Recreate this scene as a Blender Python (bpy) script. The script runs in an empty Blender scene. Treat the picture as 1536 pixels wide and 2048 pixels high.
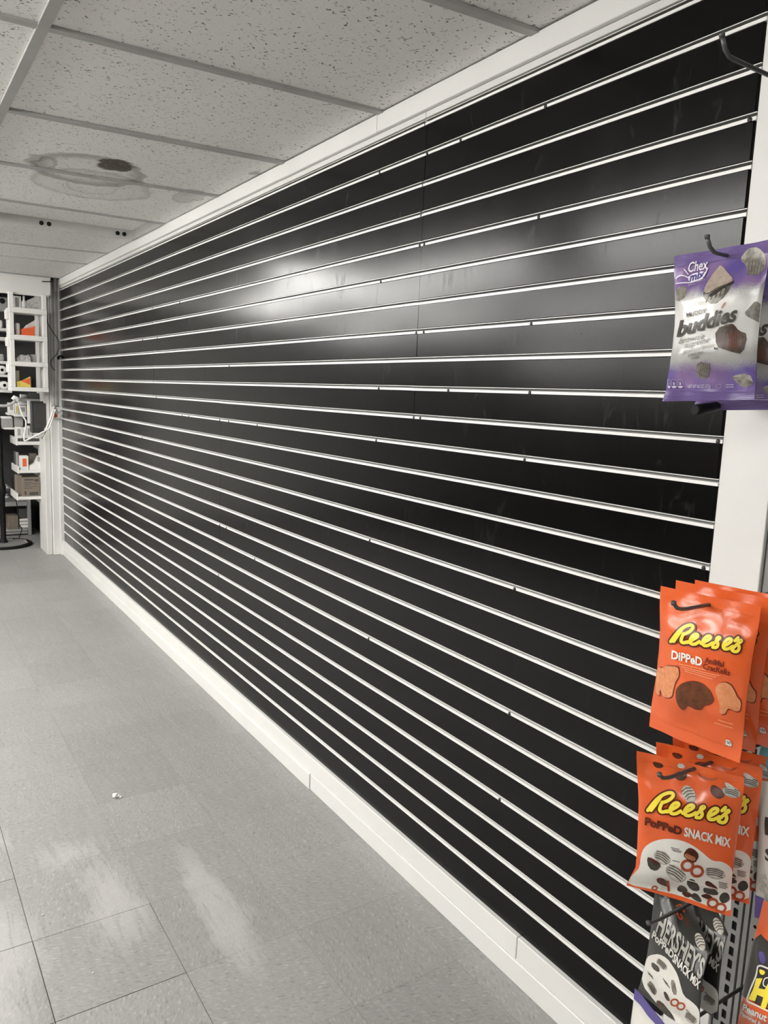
import bpy, bmesh, math, random
import numpy as np
from mathutils import Vector, Matrix
from mathutils.geometry import tessellate_polygon

random.seed(7)
SC = bpy.context.scene
COL = SC.collection

# ------------------------------------------------------------------ camera
F_PX = 1550.5
CAM = Vector((0.0, 0.0, 1.387))
C_R = Vector((0.83796382, -0.54426805, 0.03986138))
C_U = Vector((0.04777528, 0.14592559, 0.98814131))
C_F = Vector((0.54363054, 0.82612227, -0.14828292))
cam_data = bpy.data.cameras.new('camera')
cam_data.sensor_fit = 'VERTICAL'
cam_data.sensor_height = 36.0
cam_data.lens = F_PX / 2048 * 36.0
cam_data.clip_start = 0.05
cam = bpy.data.objects.new('camera', cam_data)
m = Matrix((C_R, C_U, -C_F)).transposed().to_4x4()
m.translation = CAM
cam.matrix_world = m
COL.objects.link(cam)
SC.camera = cam

# ------------------------------------------------------------------ world, exposure
w = bpy.data.worlds.new('World')
SC.world = w
w.use_nodes = True
w.node_tree.nodes['Background'].inputs[0].default_value = (0.9, 0.92, 1, 1)
w.node_tree.nodes['Background'].inputs[1].default_value = 0.3
SC.view_settings.view_transform = 'Standard'
SC.view_settings.look = 'None'
SC.view_settings.exposure = 0.0
SC.view_settings.gamma = 1.0
SC.view_settings.use_curve_mapping = False
LAMP = 17.0           # radiance of the lit ceiling lights

# ------------------------------------------------------------------ sizes
XW = 1.2417           # front face of the slats
ZC = 2.172            # ceiling
HX = 1.228            # front of the header board
YE = 6.60             # far end of the slat wall
YN = 0.8215           # near end of the slats
PITCH = 0.0762
Z1 = CAM.z + 0.6298   # lower lip of groove 1


def ray(px, py):
    return C_R * ((px - 768) / F_PX) - C_U * ((py - 1024) / F_PX) + C_F


def at_y(px, py, Y):
    r = ray(px, py)
    return CAM + r * (Y / r.y)


def at_x(px, py, X):
    r = ray(px, py)
    return CAM + r * (X / r.x)


def at_z(px, py, Z):
    r = ray(px, py)
    return CAM + r * ((Z - CAM.z) / r.z)


# ------------------------------------------------------------------ materials
def lin(h):
    h = h.lstrip('#')
    o = []
    for i in (0, 2, 4):
        c = int(h[i:i + 2], 16) / 255
        o.append(c / 12.92 if c <= 0.04045 else ((c + 0.055) / 1.055) ** 2.4)
    return tuple(o) + (1.0,)


MATS = {}


class NT:
    """small node helper"""
    def __init__(self, name, rough=0.5, spec=0.5, metal=0.0, coat=0.0):
        self.m = bpy.data.materials.new(name)
        self.m.use_nodes = True
        self.t = self.m.node_tree
        self.b = self.t.nodes['Principled BSDF']
        self.b.inputs['Roughness'].default_value = rough
        self.b.inputs['Specular IOR Level'].default_value = spec
        self.b.inputs['Metallic'].default_value = metal
        self.b.inputs['Coat Weight'].default_value = coat
        self.b.inputs['Coat Roughness'].default_value = 0.12

    def n(self, kind, **kw):
        nd = self.t.nodes.new(kind)
        for k, v in kw.items():
            if hasattr(nd, k) and k not in nd.inputs:
                setattr(nd, k, v)
            else:
                nd.inputs[k].default_value = v
        return nd

    def l(self, a, b):
        self.t.links.new(a, b)

    def pos(self, scale=(1, 1, 1), rot=(0, 0, 0)):
        g = self.n('ShaderNodeNewGeometry')
        mp = self.n('ShaderNodeMapping')
        mp.inputs['Scale'].default_value = scale
        mp.inputs['Rotation'].default_value = rot
        self.l(g.outputs['Position'], mp.inputs['Vector'])
        return mp.outputs['Vector']

    def noise(self, vec, scale, detail=3, rough=0.55, dist=0.0):
        nd = self.n('ShaderNodeTexNoise')
        nd.inputs['Scale'].default_value = scale
        nd.inputs['Detail'].default_value = detail
        nd.inputs['Roughness'].default_value = rough
        nd.inputs['Distortion'].default_value = dist
        if vec is not None:
            self.l(vec, nd.inputs['Vector'])
        return nd.outputs['Fac']

    def ramp(self, fac, stops):
        r = self.n('ShaderNodeValToRGB')
        els = r.color_ramp.elements
        while len(els) < len(stops):
            els.new(0.5)
        for e, (p, c) in zip(els, stops):
            e.position = p
            e.color = c if len(c) == 4 else tuple(c) + (1,)
        self.l(fac, r.inputs['Fac'])
        return r.outputs['Color']

    def mix(self, fac, a, b, mode='MIX'):
        x = self.n('ShaderNodeMix')
        x.data_type = 'RGBA'
        x.blend_type = mode
        for sock, v in ((x.inputs[0], fac), (x.inputs[6], a), (x.inputs[7], b)):
            if hasattr(v, 'links'):
                self.l(v, sock)
            else:
                sock.default_value = v
        return x.outputs[2]

    def math(self, op, a, b=0.0, c=0.0, clamp=False):
        x = self.n('ShaderNodeMath')
        x.operation = op
        x.use_clamp = clamp
        for s, v in zip(x.inputs, (a, b, c)):
            if hasattr(v, 'links'):
                self.l(v, s)
            else:
                s.default_value = v
        return x.outputs[0]

    def bump(self, h, strength=0.3, dist=0.002):
        b = self.n('ShaderNodeBump')
        b.inputs['Strength'].default_value = strength
        b.inputs['Distance'].default_value = dist
        self.l(h, b.inputs['Height'])
        self.l(b.outputs['Normal'], self.b.inputs['Normal'])

    def color(self, v):
        if hasattr(v, 'links'):
            self.l(v, self.b.inputs['Base Color'])
        else:
            self.b.inputs['Base Color'].default_value = v


def gray(v):
    return (v, v * 0.985, v * 0.955, 1)


def plain(name, colr, rough=0.5, spec=0.5, metal=0.0, coat=0.0, var=0.06, scale=14):
    """plain colour with slight mottling"""
    if name in MATS:
        return MATS[name]
    t = NT(name, rough, spec, metal, coat)
    f = t.noise(t.pos(), scale, 4)
    a = tuple(min(1, c * (1 - var)) for c in colr[:3]) + (1,)
    b = tuple(min(1, c * (1 + var)) for c in colr[:3]) + (1,)
    t.color(t.ramp(f, [(0.3, a), (0.7, b)]))
    MATS[name] = t.m
    return t.m


def flat(h, rough=0.3, spec=0.45):
    """printed ink of one colour"""
    return plain('ink_' + h, lin(h), rough, spec, var=0.03, scale=60)


def food(h, h2, scale=180):
    k = 'print_' + h + h2
    if k in MATS:
        return MATS[k]
    t = NT(k, 0.32, 0.45)
    f = t.noise(t.pos(), scale, 5, 0.65)
    t.color(t.ramp(f, [(0.32, lin(h2)), (0.62, lin(h))]))
    MATS[k] = t.m
    return t.m


def mat_slat():
    t = NT('black_laminate', 0.3, 0.26)
    p = t.pos((1, 1.0, 0.35))
    n1 = t.noise(p, 9, 5, 0.6)
    n2 = t.noise(t.pos((1, 1.6, 0.5)), 15, 6, 0.7, 1.0)
    smear = t.ramp(n2, [(0.58, (0, 0, 0)), (0.70, (1, 1, 1))])
    c = t.mix(smear, (0.001, 0.0009, 0.0008, 1), (0.005, 0.0048, 0.0042, 1))
    t.color(c)
    r = t.math('MULTIPLY_ADD', n1, 0.07, 0.155)
    r2 = t.math('MULTIPLY_ADD', smear, 0.09, r)
    t.l(r2, t.b.inputs['Roughness'])
    return t.m


def mat_white(name, v, rough=0.45, var=0.05, dirt=0.12):
    t = NT(name, rough, 0.4)
    n1 = t.noise(t.pos(), 5, 4)
    n2 = t.noise(t.pos((1, 1, 1)), 38, 6, 0.7)
    c = t.ramp(n1, [(0.3, gray(v * (1 - var))), (0.7, gray(v))])
    d = t.ramp(n2, [(0.66, (0, 0, 0)), (0.8, (dirt, dirt, dirt))])
    t.color(t.mix(d, c, gray(v * 0.5)))
    t.bump(t.noise(t.pos(), 160, 3), 0.06, 0.001)
    return t.m


def mat_floor(rot):
    t = NT('vinyl_tile_%d' % int(rot * 10), 0.5, 0.35)
    oi = t.n('ShaderNodeObjectInfo')
    rnd = oi.outputs['Random']
    p = t.pos((1, 1, 1), (0, 0, rot))
    mp = t.n('ShaderNodeMapping')
    mp.inputs['Scale'].default_value = (45, 120, 1)
    t.l(p, mp.inputs['Vector'])
    chips = t.noise(mp.outputs['Vector'], 1.5, 3, 0.6, 0.6)
    c = t.ramp(chips, [(0.30, gray(0.13)), (0.41, gray(0.275)), (0.58, gray(0.305)), (0.70, gray(0.47))])
    big = t.noise(t.pos(), 1.6, 4, 0.6)
    c = t.mix(0.40, c, t.ramp(big, [(0.3, gray(0.265)), (0.7, gray(0.345))]))
    v = t.math('MULTIPLY_ADD', rnd, 0.11, 0.945)
    hsv = t.n('ShaderNodeHueSaturation')
    t.l(c, hsv.inputs['Color'])
    t.l(v, hsv.inputs['Value'])
    c = hsv.outputs['Color']
    # brushed-on dust: worn pale smears on the nearest tiles
    g = t.n('ShaderNodeNewGeometry')
    wob = t.n('ShaderNodeTexNoise')
    wob.inputs['Scale'].default_value = 3.2
    wob.inputs['Detail'].default_value = 4
    t.l(g.outputs['Position'], wob.inputs['Vector'])
    mixv = t.n('ShaderNodeVectorMath', operation='MULTIPLY_ADD')
    t.l(wob.outputs['Color'], mixv.inputs[0])
    mixv.inputs[1].default_value = (0.22, 0.22, 0)
    t.l(g.outputs['Position'], mixv.inputs[2])
    tot = None
    for (x, y, rx, ry, s) in ((0.16, 1.86, 0.16, 0.34, 1.0), (0.46, 1.98, 0.10, 0.26, 0.9),
                              (0.72, 1.86, 0.07, 0.36, 1.0), (0.41, 2.27, 0.10, 0.10, 0.5),
                              (0.22, 2.44, 0.09, 0.12, 0.45), (0.10, 2.3, 0.12, 0.3, 0.6)):
        d = t.n('ShaderNodeVectorMath', operation='SUBTRACT')
        t.l(mixv.outputs[0], d.inputs[0])
        d.inputs[1].default_value = (x + 0.11, y + 0.11, 0)
        e = t.n('ShaderNodeVectorMath', operation='MULTIPLY')
        t.l(d.outputs[0], e.inputs[0])
        e.inputs[1].default_value = (1 / rx, 1 / ry, 0)
        ln = t.n('ShaderNodeVectorMath', operation='LENGTH')
        t.l(e.outputs[0], ln.inputs[0])
        k = t.math('SUBTRACT', 1.0, ln.outputs['Value'], clamp=True)
        k = t.math('MULTIPLY', k, s * 1.6, clamp=True)
        tot = k if tot is None else t.math('MAXIMUM', tot, k)
    st = t.n('ShaderNodeMapping')
    st.inputs['Scale'].default_value = (55, 7, 1)
    st.inputs['Rotation'].default_value = (0, 0, 0.25)
    t.l(g.outputs['Position'], st.inputs['Vector'])
    brush = t.noise(st.outputs['Vector'], 1.0, 5, 0.7, 0.8)
    brush = t.ramp(brush, [(0.34, (0.25, 0.25, 0.25)), (0.52, (1, 1, 1))])
    dust = t.ramp(t.math('ADD', tot, t.math('MULTIPLY_ADD', brush, 0.8, -0.62)), [(0.08, (0, 0, 0)), (1.0, (0.85, 0.85, 0.85))])
    c = t.mix(t.math('MULTIPLY', dust, 0.55), c, gray(0.56))
    # general pale scuffs
    sc = t.noise(t.pos((9, 2.5, 1), (0, 0, 0.5)), 1.0, 6, 0.75, 1.5)
    c = t.mix(t.ramp(sc, [(0.60, (0, 0, 0)), (0.74, (0.45, 0.45, 0.45))]), c, gray(0.42))
    t.color(c)
    t.l(t.math('MULTIPLY_ADD', chips, 0.2, 0.38), t.b.inputs['Roughness'])
    t.bump(chips, 0.05, 0.001)
    return t.m


def mat_tile(stained=None):
    t = NT('acoustic_tile' + ('_stained' if stained else ''), 0.9, 0.15)
    g = t.n('ShaderNodeNewGeometry')
    warp = t.n('ShaderNodeTexNoise')
    warp.inputs['Scale'].default_value = 60
    warp.inputs['Detail'].default_value = 2
    t.l(g.outputs['Position'], warp.inputs['Vector'])
    wv = t.n('ShaderNodeVectorMath', operation='MULTIPLY_ADD')
    t.l(warp.outputs['Color'], wv.inputs[0])
    wv.inputs[1].default_value = (0.026, 0.026, 0)
    t.l(g.outputs['Position'], wv.inputs[2])
    sq = t.n('ShaderNodeMapping')
    sq.inputs['Scale'].default_value = (1.0, 2.1, 1)
    sq.inputs['Rotation'].default_value = (0, 0, 0.9)
    t.l(wv.outputs[0], sq.inputs['Vector'])
    vor = t.n('ShaderNodeTexVoronoi')
    vor.inputs['Scale'].default_value = 74
    t.l(sq.outputs['Vector'], vor.inputs['Vector'])
    sep = t.n('ShaderNodeSeparateColor')
    t.l(vor.outputs['Color'], sep.inputs['Color'])
    lim = t.math('MULTIPLY_ADD', sep.outputs['Red'], 0.22, 0.09)
    hole = t.math('LESS_THAN', vor.outputs['Distance'], lim)
    keep = t.math('GREATER_THAN', sep.outputs['Green'], 0.12)
    hole = t.math('MULTIPLY', hole, keep)
    fine = t.noise(t.pos(), 170, 5, 0.7)
    pin = t.ramp(t.noise(t.pos(), 330, 2, 0.5), [(0.29, (1, 1, 1)), (0.35, (0, 0, 0))])
    c = t.ramp(fine, [(0.3, gray(0.76)), (0.55, gray(0.85)), (0.8, gray(0.88))])
    big = t.noise(t.pos(), 2.2, 4)
    c = t.mix(0.35, c, t.ramp(big, [(0.3, gray(0.78)), (0.7, gray(0.87))]))
    if stained:
        # rings of dried water around one spot, with a dark patch of mould
        wob = t.n('ShaderNodeTexNoise')
        wob.inputs['Scale'].default_value = 15
        wob.inputs['Detail'].default_value = 5
        t.l(g.outputs['Position'], wob.inputs['Vector'])
        wp = t.n('ShaderNodeVectorMath', operation='MULTIPLY_ADD')
        t.l(wob.outputs['Color'], wp.inputs[0])
        wp.inputs[1].default_value = (0.07, 0.07, 0)
        t.l(g.outputs['Position'], wp.inputs[2])

        def spot(x, y, rx, ry, rot=0.0):
            d = t.n('ShaderNodeVectorMath', operation='SUBTRACT')
            t.l(wp.outputs[0], d.inputs[0])
            d.inputs[1].default_value = (x + 0.035, y + 0.035, 0)
            mm = t.n('ShaderNodeMapping')
            mm.vector_type = 'POINT'
            mm.inputs['Rotation'].default_value = (0, 0, rot)
            t.l(d.outputs[0], mm.inputs['Vector'])
            e = t.n('ShaderNodeVectorMath', operation='MULTIPLY')
            t.l(mm.outputs[0], e.inputs[0])
            e.inputs[1].default_value = (1 / rx, 1 / ry, 0)
            ln = t.n('ShaderNodeVectorMath', operation='LENGTH')
            t.l(e.outputs[0], ln.inputs[0])
            return ln.outputs['Value']
        for (x, y, rx, ry, rot, stops) in stained:
            f = t.math('MULTIPLY', spot(x, y, rx, ry, rot), 0.5, clamp=True)
            cc = t.ramp(f, [(p, (k, k, k)) for p, k in stops])
            c = t.mix(cc, c, (0.105, 0.088, 0.068, 1))
    c = t.mix(hole, c, gray(0.24))
    c = t.mix(t.math('MULTIPLY', pin, 0.35), c, gray(0.25))
    t.color(c)
    h = t.math('SUBTRACT', t.math('MULTIPLY', fine, 0.5), hole)
    t.bump(h, 0.5, 0.003)
    return t.m


M = {}
M['slat'] = mat_slat()
M['white'] = mat_white('white_paint', 0.76)
M['trim'] = mat_white('white_trim', 0.70, 0.5)
M['insert'] = plain('aluminium_insert', gray(0.86), 0.36, 0.5, 0.0, var=0.03)
M['channel'] = plain('shaded_bare_channel', gray(0.22), 0.5, 0.5)  # groove inside: bare metal plus shade put into the colour
M['screw'] = plain('dark_screw', gray(0.015), 0.45)
M['floor0'] = mat_floor(0.35)
M['floor1'] = mat_floor(0.35 + math.pi / 2)
M['dim_floor'] = plain('reflection_dimming_floor', gray(0.10), 0.85)  # far floor out of view, darkened to dim its reflection in the slats
M['grout'] = plain('tile_joint', gray(0.12), 0.8)
M['tile'] = mat_tile()
M['grid'] = plain('grid_bar_paint', gray(0.42), 0.5, 0.3)
M['plenum'] = plain('dark_plenum', gray(0.03), 0.9)
M['housing'] = plain('light_housing_paint', gray(0.55), 0.5)
M['black'] = plain('black_plastic', gray(0.006), 0.6, 0.25)
M['charcoal'] = plain('charcoal_metal', gray(0.05), 0.45)
M['steel'] = plain('grey_steel', gray(0.27), 0.42, 0.5, 0.0, var=0.12, scale=30)
M['hookm'] = plain('gunmetal_wire', gray(0.10), 0.35, 0.5, 0.3)
M['wall'] = mat_white('painted_wall', 0.38, 0.6)
M['whiteplastic'] = plain('white_plastic', gray(0.82), 0.35)
M['conduit'] = plain('conduit_grey', gray(0.48), 0.45, var=0.15)
M['conduit2'] = plain('conduit_pale', gray(0.72), 0.45, var=0.15)
M['carton'] = plain('brown_carton', lin('7c7266'), 0.8)
M['darkbox'] = plain('dark_grey_enamel', gray(0.035), 0.5)
M['boxwhite'] = plain('white_card', gray(0.72), 0.6)
M['boxgrey'] = plain('grey_card', gray(0.32), 0.7)
M['boxdark'] = plain('dark_card', gray(0.06), 0.7)
M['orange'] = plain('orange_card', lin('e06234'), 0.5)
M['yellow'] = plain('yellow_card', lin('d8c05a'), 0.5)
M['paper'] = plain('paper_white', gray(0.8), 0.7)
M['clothgrey'] = plain('grey_wrap', gray(0.42), 0.4, var=0.3, scale=60)
M['fanbase'] = plain('fan_base_grey', gray(0.25), 0.5)
M['teal'] = plain('teal_card', lin('62a8b2'), 0.5)
lampm = NT('lit_diffuser')
lampm.b.inputs['Base Color'].default_value = gray(0.8)
lampm.b.inputs['Emission Color'].default_value = (1.0, 0.985, 0.95, 1)
lampm.b.inputs['Emission Strength'].default_value = LAMP
M['lamp'] = lampm.m


# ------------------------------------------------------------------ object helpers
def tag(o, label=None, cat=None, group=None, kind=None):
    if label:
        o['label'] = label
    if cat:
        o['category'] = cat
    if group:
        o['group'] = group
    if kind:
        o['kind'] = kind
    return o


def thing(name, loc, label, cat, group=None):
    o = bpy.data.objects.new(name, None)
    o.empty_display_size = 0.05
    COL.objects.link(o)
    o.location = loc
    return tag(o, label, cat, group)


def wloc(o):
    v = Vector((0, 0, 0))
    while o is not None:
        v = v + Vector(o.location)
        o = o.parent
    return v


class MB:
    """collects geometry in world coordinates, built as one mesh"""
    def __init__(self):
        self.v = []
        self.f = []
        self.s = []
        self.mi = []

    def add(self, vs, fs, smooth=False, mi=0):
        b = len(self.v)
        self.v += [tuple(x) for x in vs]
        for f in fs:
            self.f.append(tuple(i + b for i in f))
            self.s.append(smooth)
            self.mi.append(mi)
        return self

    def hexa(self, p, mi=0):
        """8 corners: 4 at the bottom counter-clockwise, then 4 at the top"""
        return self.add(p, [(3, 2, 1, 0), (4, 5, 6, 7), (0, 1, 5, 4), (1, 2, 6, 5), (2, 3, 7, 6), (3, 0, 4, 7)], mi=mi)

    def box(self, x0, x1, y0, y1, z0, z1, bev=0.0, mi=0):
        if bev <= 0:
            return self.hexa([(x0, y0, z0), (x1, y0, z0), (x1, y1, z0), (x0, y1, z0),
                              (x0, y0, z1), (x1, y0, z1), (x1, y1, z1), (x0, y1, z1)], mi)
        bm = bmesh.new()
        bmesh.ops.create_cube(bm, size=1.0)
        for v in bm.verts:
            v.co = Vector(((x0 + x1) / 2 + v.co.x * (x1 - x0), (y0 + y1) / 2 + v.co.y * (y1 - y0),
                           (z0 + z1) / 2 + v.co.z * (z1 - z0)))
        bmesh.ops.bevel(bm, geom=bm.edges[:], offset=bev, segments=1, affect='EDGES')
        bm.verts.index_update()
        self.add([v.co for v in bm.verts], [[v.index for v in f.verts] for f in bm.faces], mi=mi)
        bm.free()
        return self

    def prism(self, pts, vec, mi=0, smooth=False):
        """polygon pts (3d) extruded along vec"""
        n = len(pts)
        vec = Vector(vec)
        a = [Vector(p) for p in pts]
        b = [p + vec for p in a]
        fs = [tuple(range(n))[::-1], tuple(range(n, 2 * n))]
        fs += [(i, (i + 1) % n, n + (i + 1) % n, n + i) for i in range(n)]
        return self.add(a + b, fs, smooth, mi)

    def tube(self, pts, r, n=10, caps=True, mi=0):
        pts = [Vector(p) for p in pts]
        rr = r if isinstance(r, (list, tuple)) else [r] * len(pts)
        vs, fs = [], []
        prev = None
        for i, p in enumerate(pts):
            a = pts[max(0, i - 1)]
            b = pts[min(len(pts) - 1, i + 1)]
            d = (b - a).normalized()
            if prev is None:
                x = d.orthogonal().normalized()
            else:
                x = (prev - d * prev.dot(d)).normalized()
            prev = x
            y = d.cross(x)
            for k in range(n):
                an = 2 * math.pi * k / n
                vs.append(p + (x * math.cos(an) + y * math.sin(an)) * rr[i])
        for i in range(len(pts) - 1):
            for k in range(n):
                fs.append((i * n + k, i * n + (k + 1) % n, (i + 1) * n + (k + 1) % n, (i + 1) * n + k))
        self.add(vs, fs, True, mi)
        if caps:
            b = len(self.v) - len(vs)
            self.f.append(tuple(b + k for k in range(n))[::-1])
            self.f.append(tuple(b + (len(pts) - 1) * n + k for k in range(n)))
            self.s += [False, False]
            self.mi += [mi, mi]
        return self

    def lathe(self, c, axis, prof, n=24, mi=0):
        """prof: (along, radius) pairs around axis through c"""
        c = Vector(c)
        ax = Vector(axis).normalized()
        x = ax.orthogonal().normalized()
        y = ax.cross(x)
        vs, fs = [], []
        for (h, r) in prof:
            for k in range(n):
                an = 2 * math.pi * k / n
                vs.append(c + ax * h + (x * math.cos(an) + y * math.sin(an)) * max(r, 1e-5))
        for i in range(len(prof) - 1):
            for k in range(n):
                fs.append((i * n + k, i * n + (k + 1) % n, (i + 1) * n + (k + 1) % n, (i + 1) * n + k))
        return self.add(vs, fs, True, mi)

    def plate(self, loops, vec, mi=0):
        """flat plate with holes: loops of 3d points (outer first), thickness vec"""
        tri = tessellate_polygon([[Vector(p) for p in lp] for lp in loops])
        flatp = [Vector(p) for lp in loops for p in lp]
        n = len(flatp)
        vec = Vector(vec)
        fs = [tuple(t) for t in tri] + [tuple(i + n for i in reversed(t)) for t in tri]
        b = 0
        for lp in loops:
            k = len(lp)
            fs += [(b + i, b + (i + 1) % k, n + b + (i + 1) % k, n + b + i) for i in range(k)]
            b += k
        return self.add(flatp + [p + vec for p in flatp], fs, False, mi)

    def mesh(self, name, mats, org=(0, 0, 0)):
        me = bpy.data.meshes.new(name)
        o = Vector(org)
        me.from_pydata([Vector(v) - o for v in self.v], [], self.f)
        for p, s, k in zip(me.polygons, self.s, self.mi):
            p.use_smooth = s
            p.material_index = k
        for mt in (mats if isinstance(mats, (list, tuple)) else [mats]):
            me.materials.append(mt)
        bm = bmesh.new()
        bm.from_mesh(me)
        bmesh.ops.recalc_face_normals(bm, faces=bm.faces)
        bm.to_mesh(me)
        bm.free()
        me.update()
        return me

    def build(self, name, mats, parent=None, org=None):
        if org is None:
            vv = np.array([tuple(v) for v in self.v])
            lo, hi = vv.min(0), vv.max(0)
            org = Vector(((lo[0] + hi[0]) / 2, (lo[1] + hi[1]) / 2, lo[2]))
        org = Vector(org)
        o = bpy.data.objects.new(name, self.mesh(name, mats, org))
        COL.objects.link(o)
        if parent is not None:
            o.parent = parent
            o.location = org - wloc(parent)
        else:
            o.location = org
        return o


def copy_tree(o, parent=None, shift=None):
    c = o.copy()
    COL.objects.link(c)
    c.parent = parent
    if shift is not None:
        c.location = Vector(o.location) + Vector(shift)
    for ch in list(o.children):
        copy_tree(ch, c)
    return c


def pbox(px0, py0, px1, py1, Y, depth, bev=0.0, mb=None):
    """box whose front face (at distance Y) covers the given rectangle of the photograph"""
    ym, xm = (py0 + py1) / 2, (px0 + px1) / 2
    x0, x1 = at_y(px0, ym, Y).x, at_y(px1, ym, Y).x
    z0, z1 = at_y(xm, py1, Y).z, at_y(xm, py0, Y).z
    mb = mb or MB()
    return mb.box(x0, x1, Y, Y + depth, z0, z1, bev)


# ------------------------------------------------------------------ text and flat print
def text_mesh(s, bold=0.0, shear=0.0):
    cu = bpy.data.curves.new('text', 'FONT')
    cu.body = s
    cu.size = 1.0
    cu.offset = bold
    cu.shear = shear
    cu.resolution_u = 3
    ob = bpy.data.objects.new('text', cu)
    COL.objects.link(ob)
    dg = bpy.context.evaluated_depsgraph_get()
    me = ob.evaluated_get(dg).to_mesh()
    vs = [(v.co.x, v.co.y) for v in me.vertices]
    fs = [tuple(p.vertices) for p in me.polygons]
    ob.evaluated_get(dg).to_mesh_clear()
    bpy.data.objects.remove(ob)
    bpy.data.curves.remove(cu)
    x0, x1 = min(v[0] for v in vs), max(v[0] for v in vs)
    return [((x - x0) / (x1 - x0), y / 0.70) for x, y in vs], fs     # width 1, cap height about 1


def chaikin(pts, n=2, closed=True):
    for _ in range(n):
        o = []
        k = len(pts)
        rng = range(k) if closed else range(k - 1)
        if not closed:
            o.append(pts[0])
        for i in rng:
            a, b = pts[i], pts[(i + 1) % k]
            o.append((a[0] * .75 + b[0] * .25, a[1] * .75 + b[1] * .25))
            o.append((a[0] * .25 + b[0] * .75, a[1] * .25 + b[1] * .75))
        if not closed:
            o.append(pts[-1])
        pts = o
    return pts


def stroke_geo(pts, w):
    """thick rounded line as triangles (2d)"""
    pts = chaikin(pts, 2, False) if len(pts) > 2 else pts
    vs, fs = [], []
    r = w / 2

    def disc(c):
        b = len(vs)
        for k in range(10):
            a = 2 * math.pi * k / 10
            vs.append((c[0] + r * math.cos(a), c[1] + r * math.sin(a)))
        fs.append(tuple(range(b, b + 10)))
    disc(pts[0])
    disc(pts[-1])
    nn = []
    for i in range(len(pts)):
        a, b = pts[max(0, i - 1)], pts[min(len(pts) - 1, i + 1)]
        dx, dy = b[0] - a[0], b[1] - a[1]
        l = math.hypot(dx, dy) or 1
        nn.append((-dy / l * r, dx / l * r))
    b = len(vs)
    for p, n in zip(pts, nn):
        vs.append((p[0] + n[0], p[1] + n[1]))
        vs.append((p[0] - n[0], p[1] - n[1]))
    for i in range(len(pts) - 1):
        fs.append((b + 2 * i, b + 2 * i + 1, b + 2 * i + 3, b + 2 * i + 2))
    return vs, fs


def poly_geo(pts, smooth=2):
    p = chaikin(pts, smooth) if smooth else pts
    tri = tessellate_polygon([[Vector((a, b, 0)) for a, b in p]])
    return list(p), [tuple(t) for t in tri]


def ell(cx, cy, rx, ry, rot=0.0, n=18):
    c, s = math.cos(rot), math.sin(rot)
    return [(cx + rx * math.cos(2 * math.pi * k / n) * c - ry * math.sin(2 * math.pi * k / n) * s,
             cy + rx * math.cos(2 * math.pi * k / n) * s + ry * math.sin(2 * math.pi * k / n) * c) for k in range(n)]


def art_geo(el):
    kind = el[0]
    if kind == 'poly':
        return poly_geo(el[2], el[3] if len(el) > 3 else 2)
    if kind == 'stroke':
        return stroke_geo(el[2], el[3])
    if kind == 'text':
        _, _, s, bl, br, up = el[:6]
        bold = el[6] if len(el) > 6 else 0.0
        shear = el[7] if len(el) > 7 else 0.0
        vs, fs = text_mesh(s, bold, shear)
        return [(bl[0] + (br[0] - bl[0]) * x + up[0] * y, bl[1] + (br[1] - bl[1]) * x + up[1] * y) for x, y in vs], fs


def sstep(a, b, x):
    t = max(0.0, min(1.0, (x - a) / (b - a)))
    return t * t * (3 - 2 * t)


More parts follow.
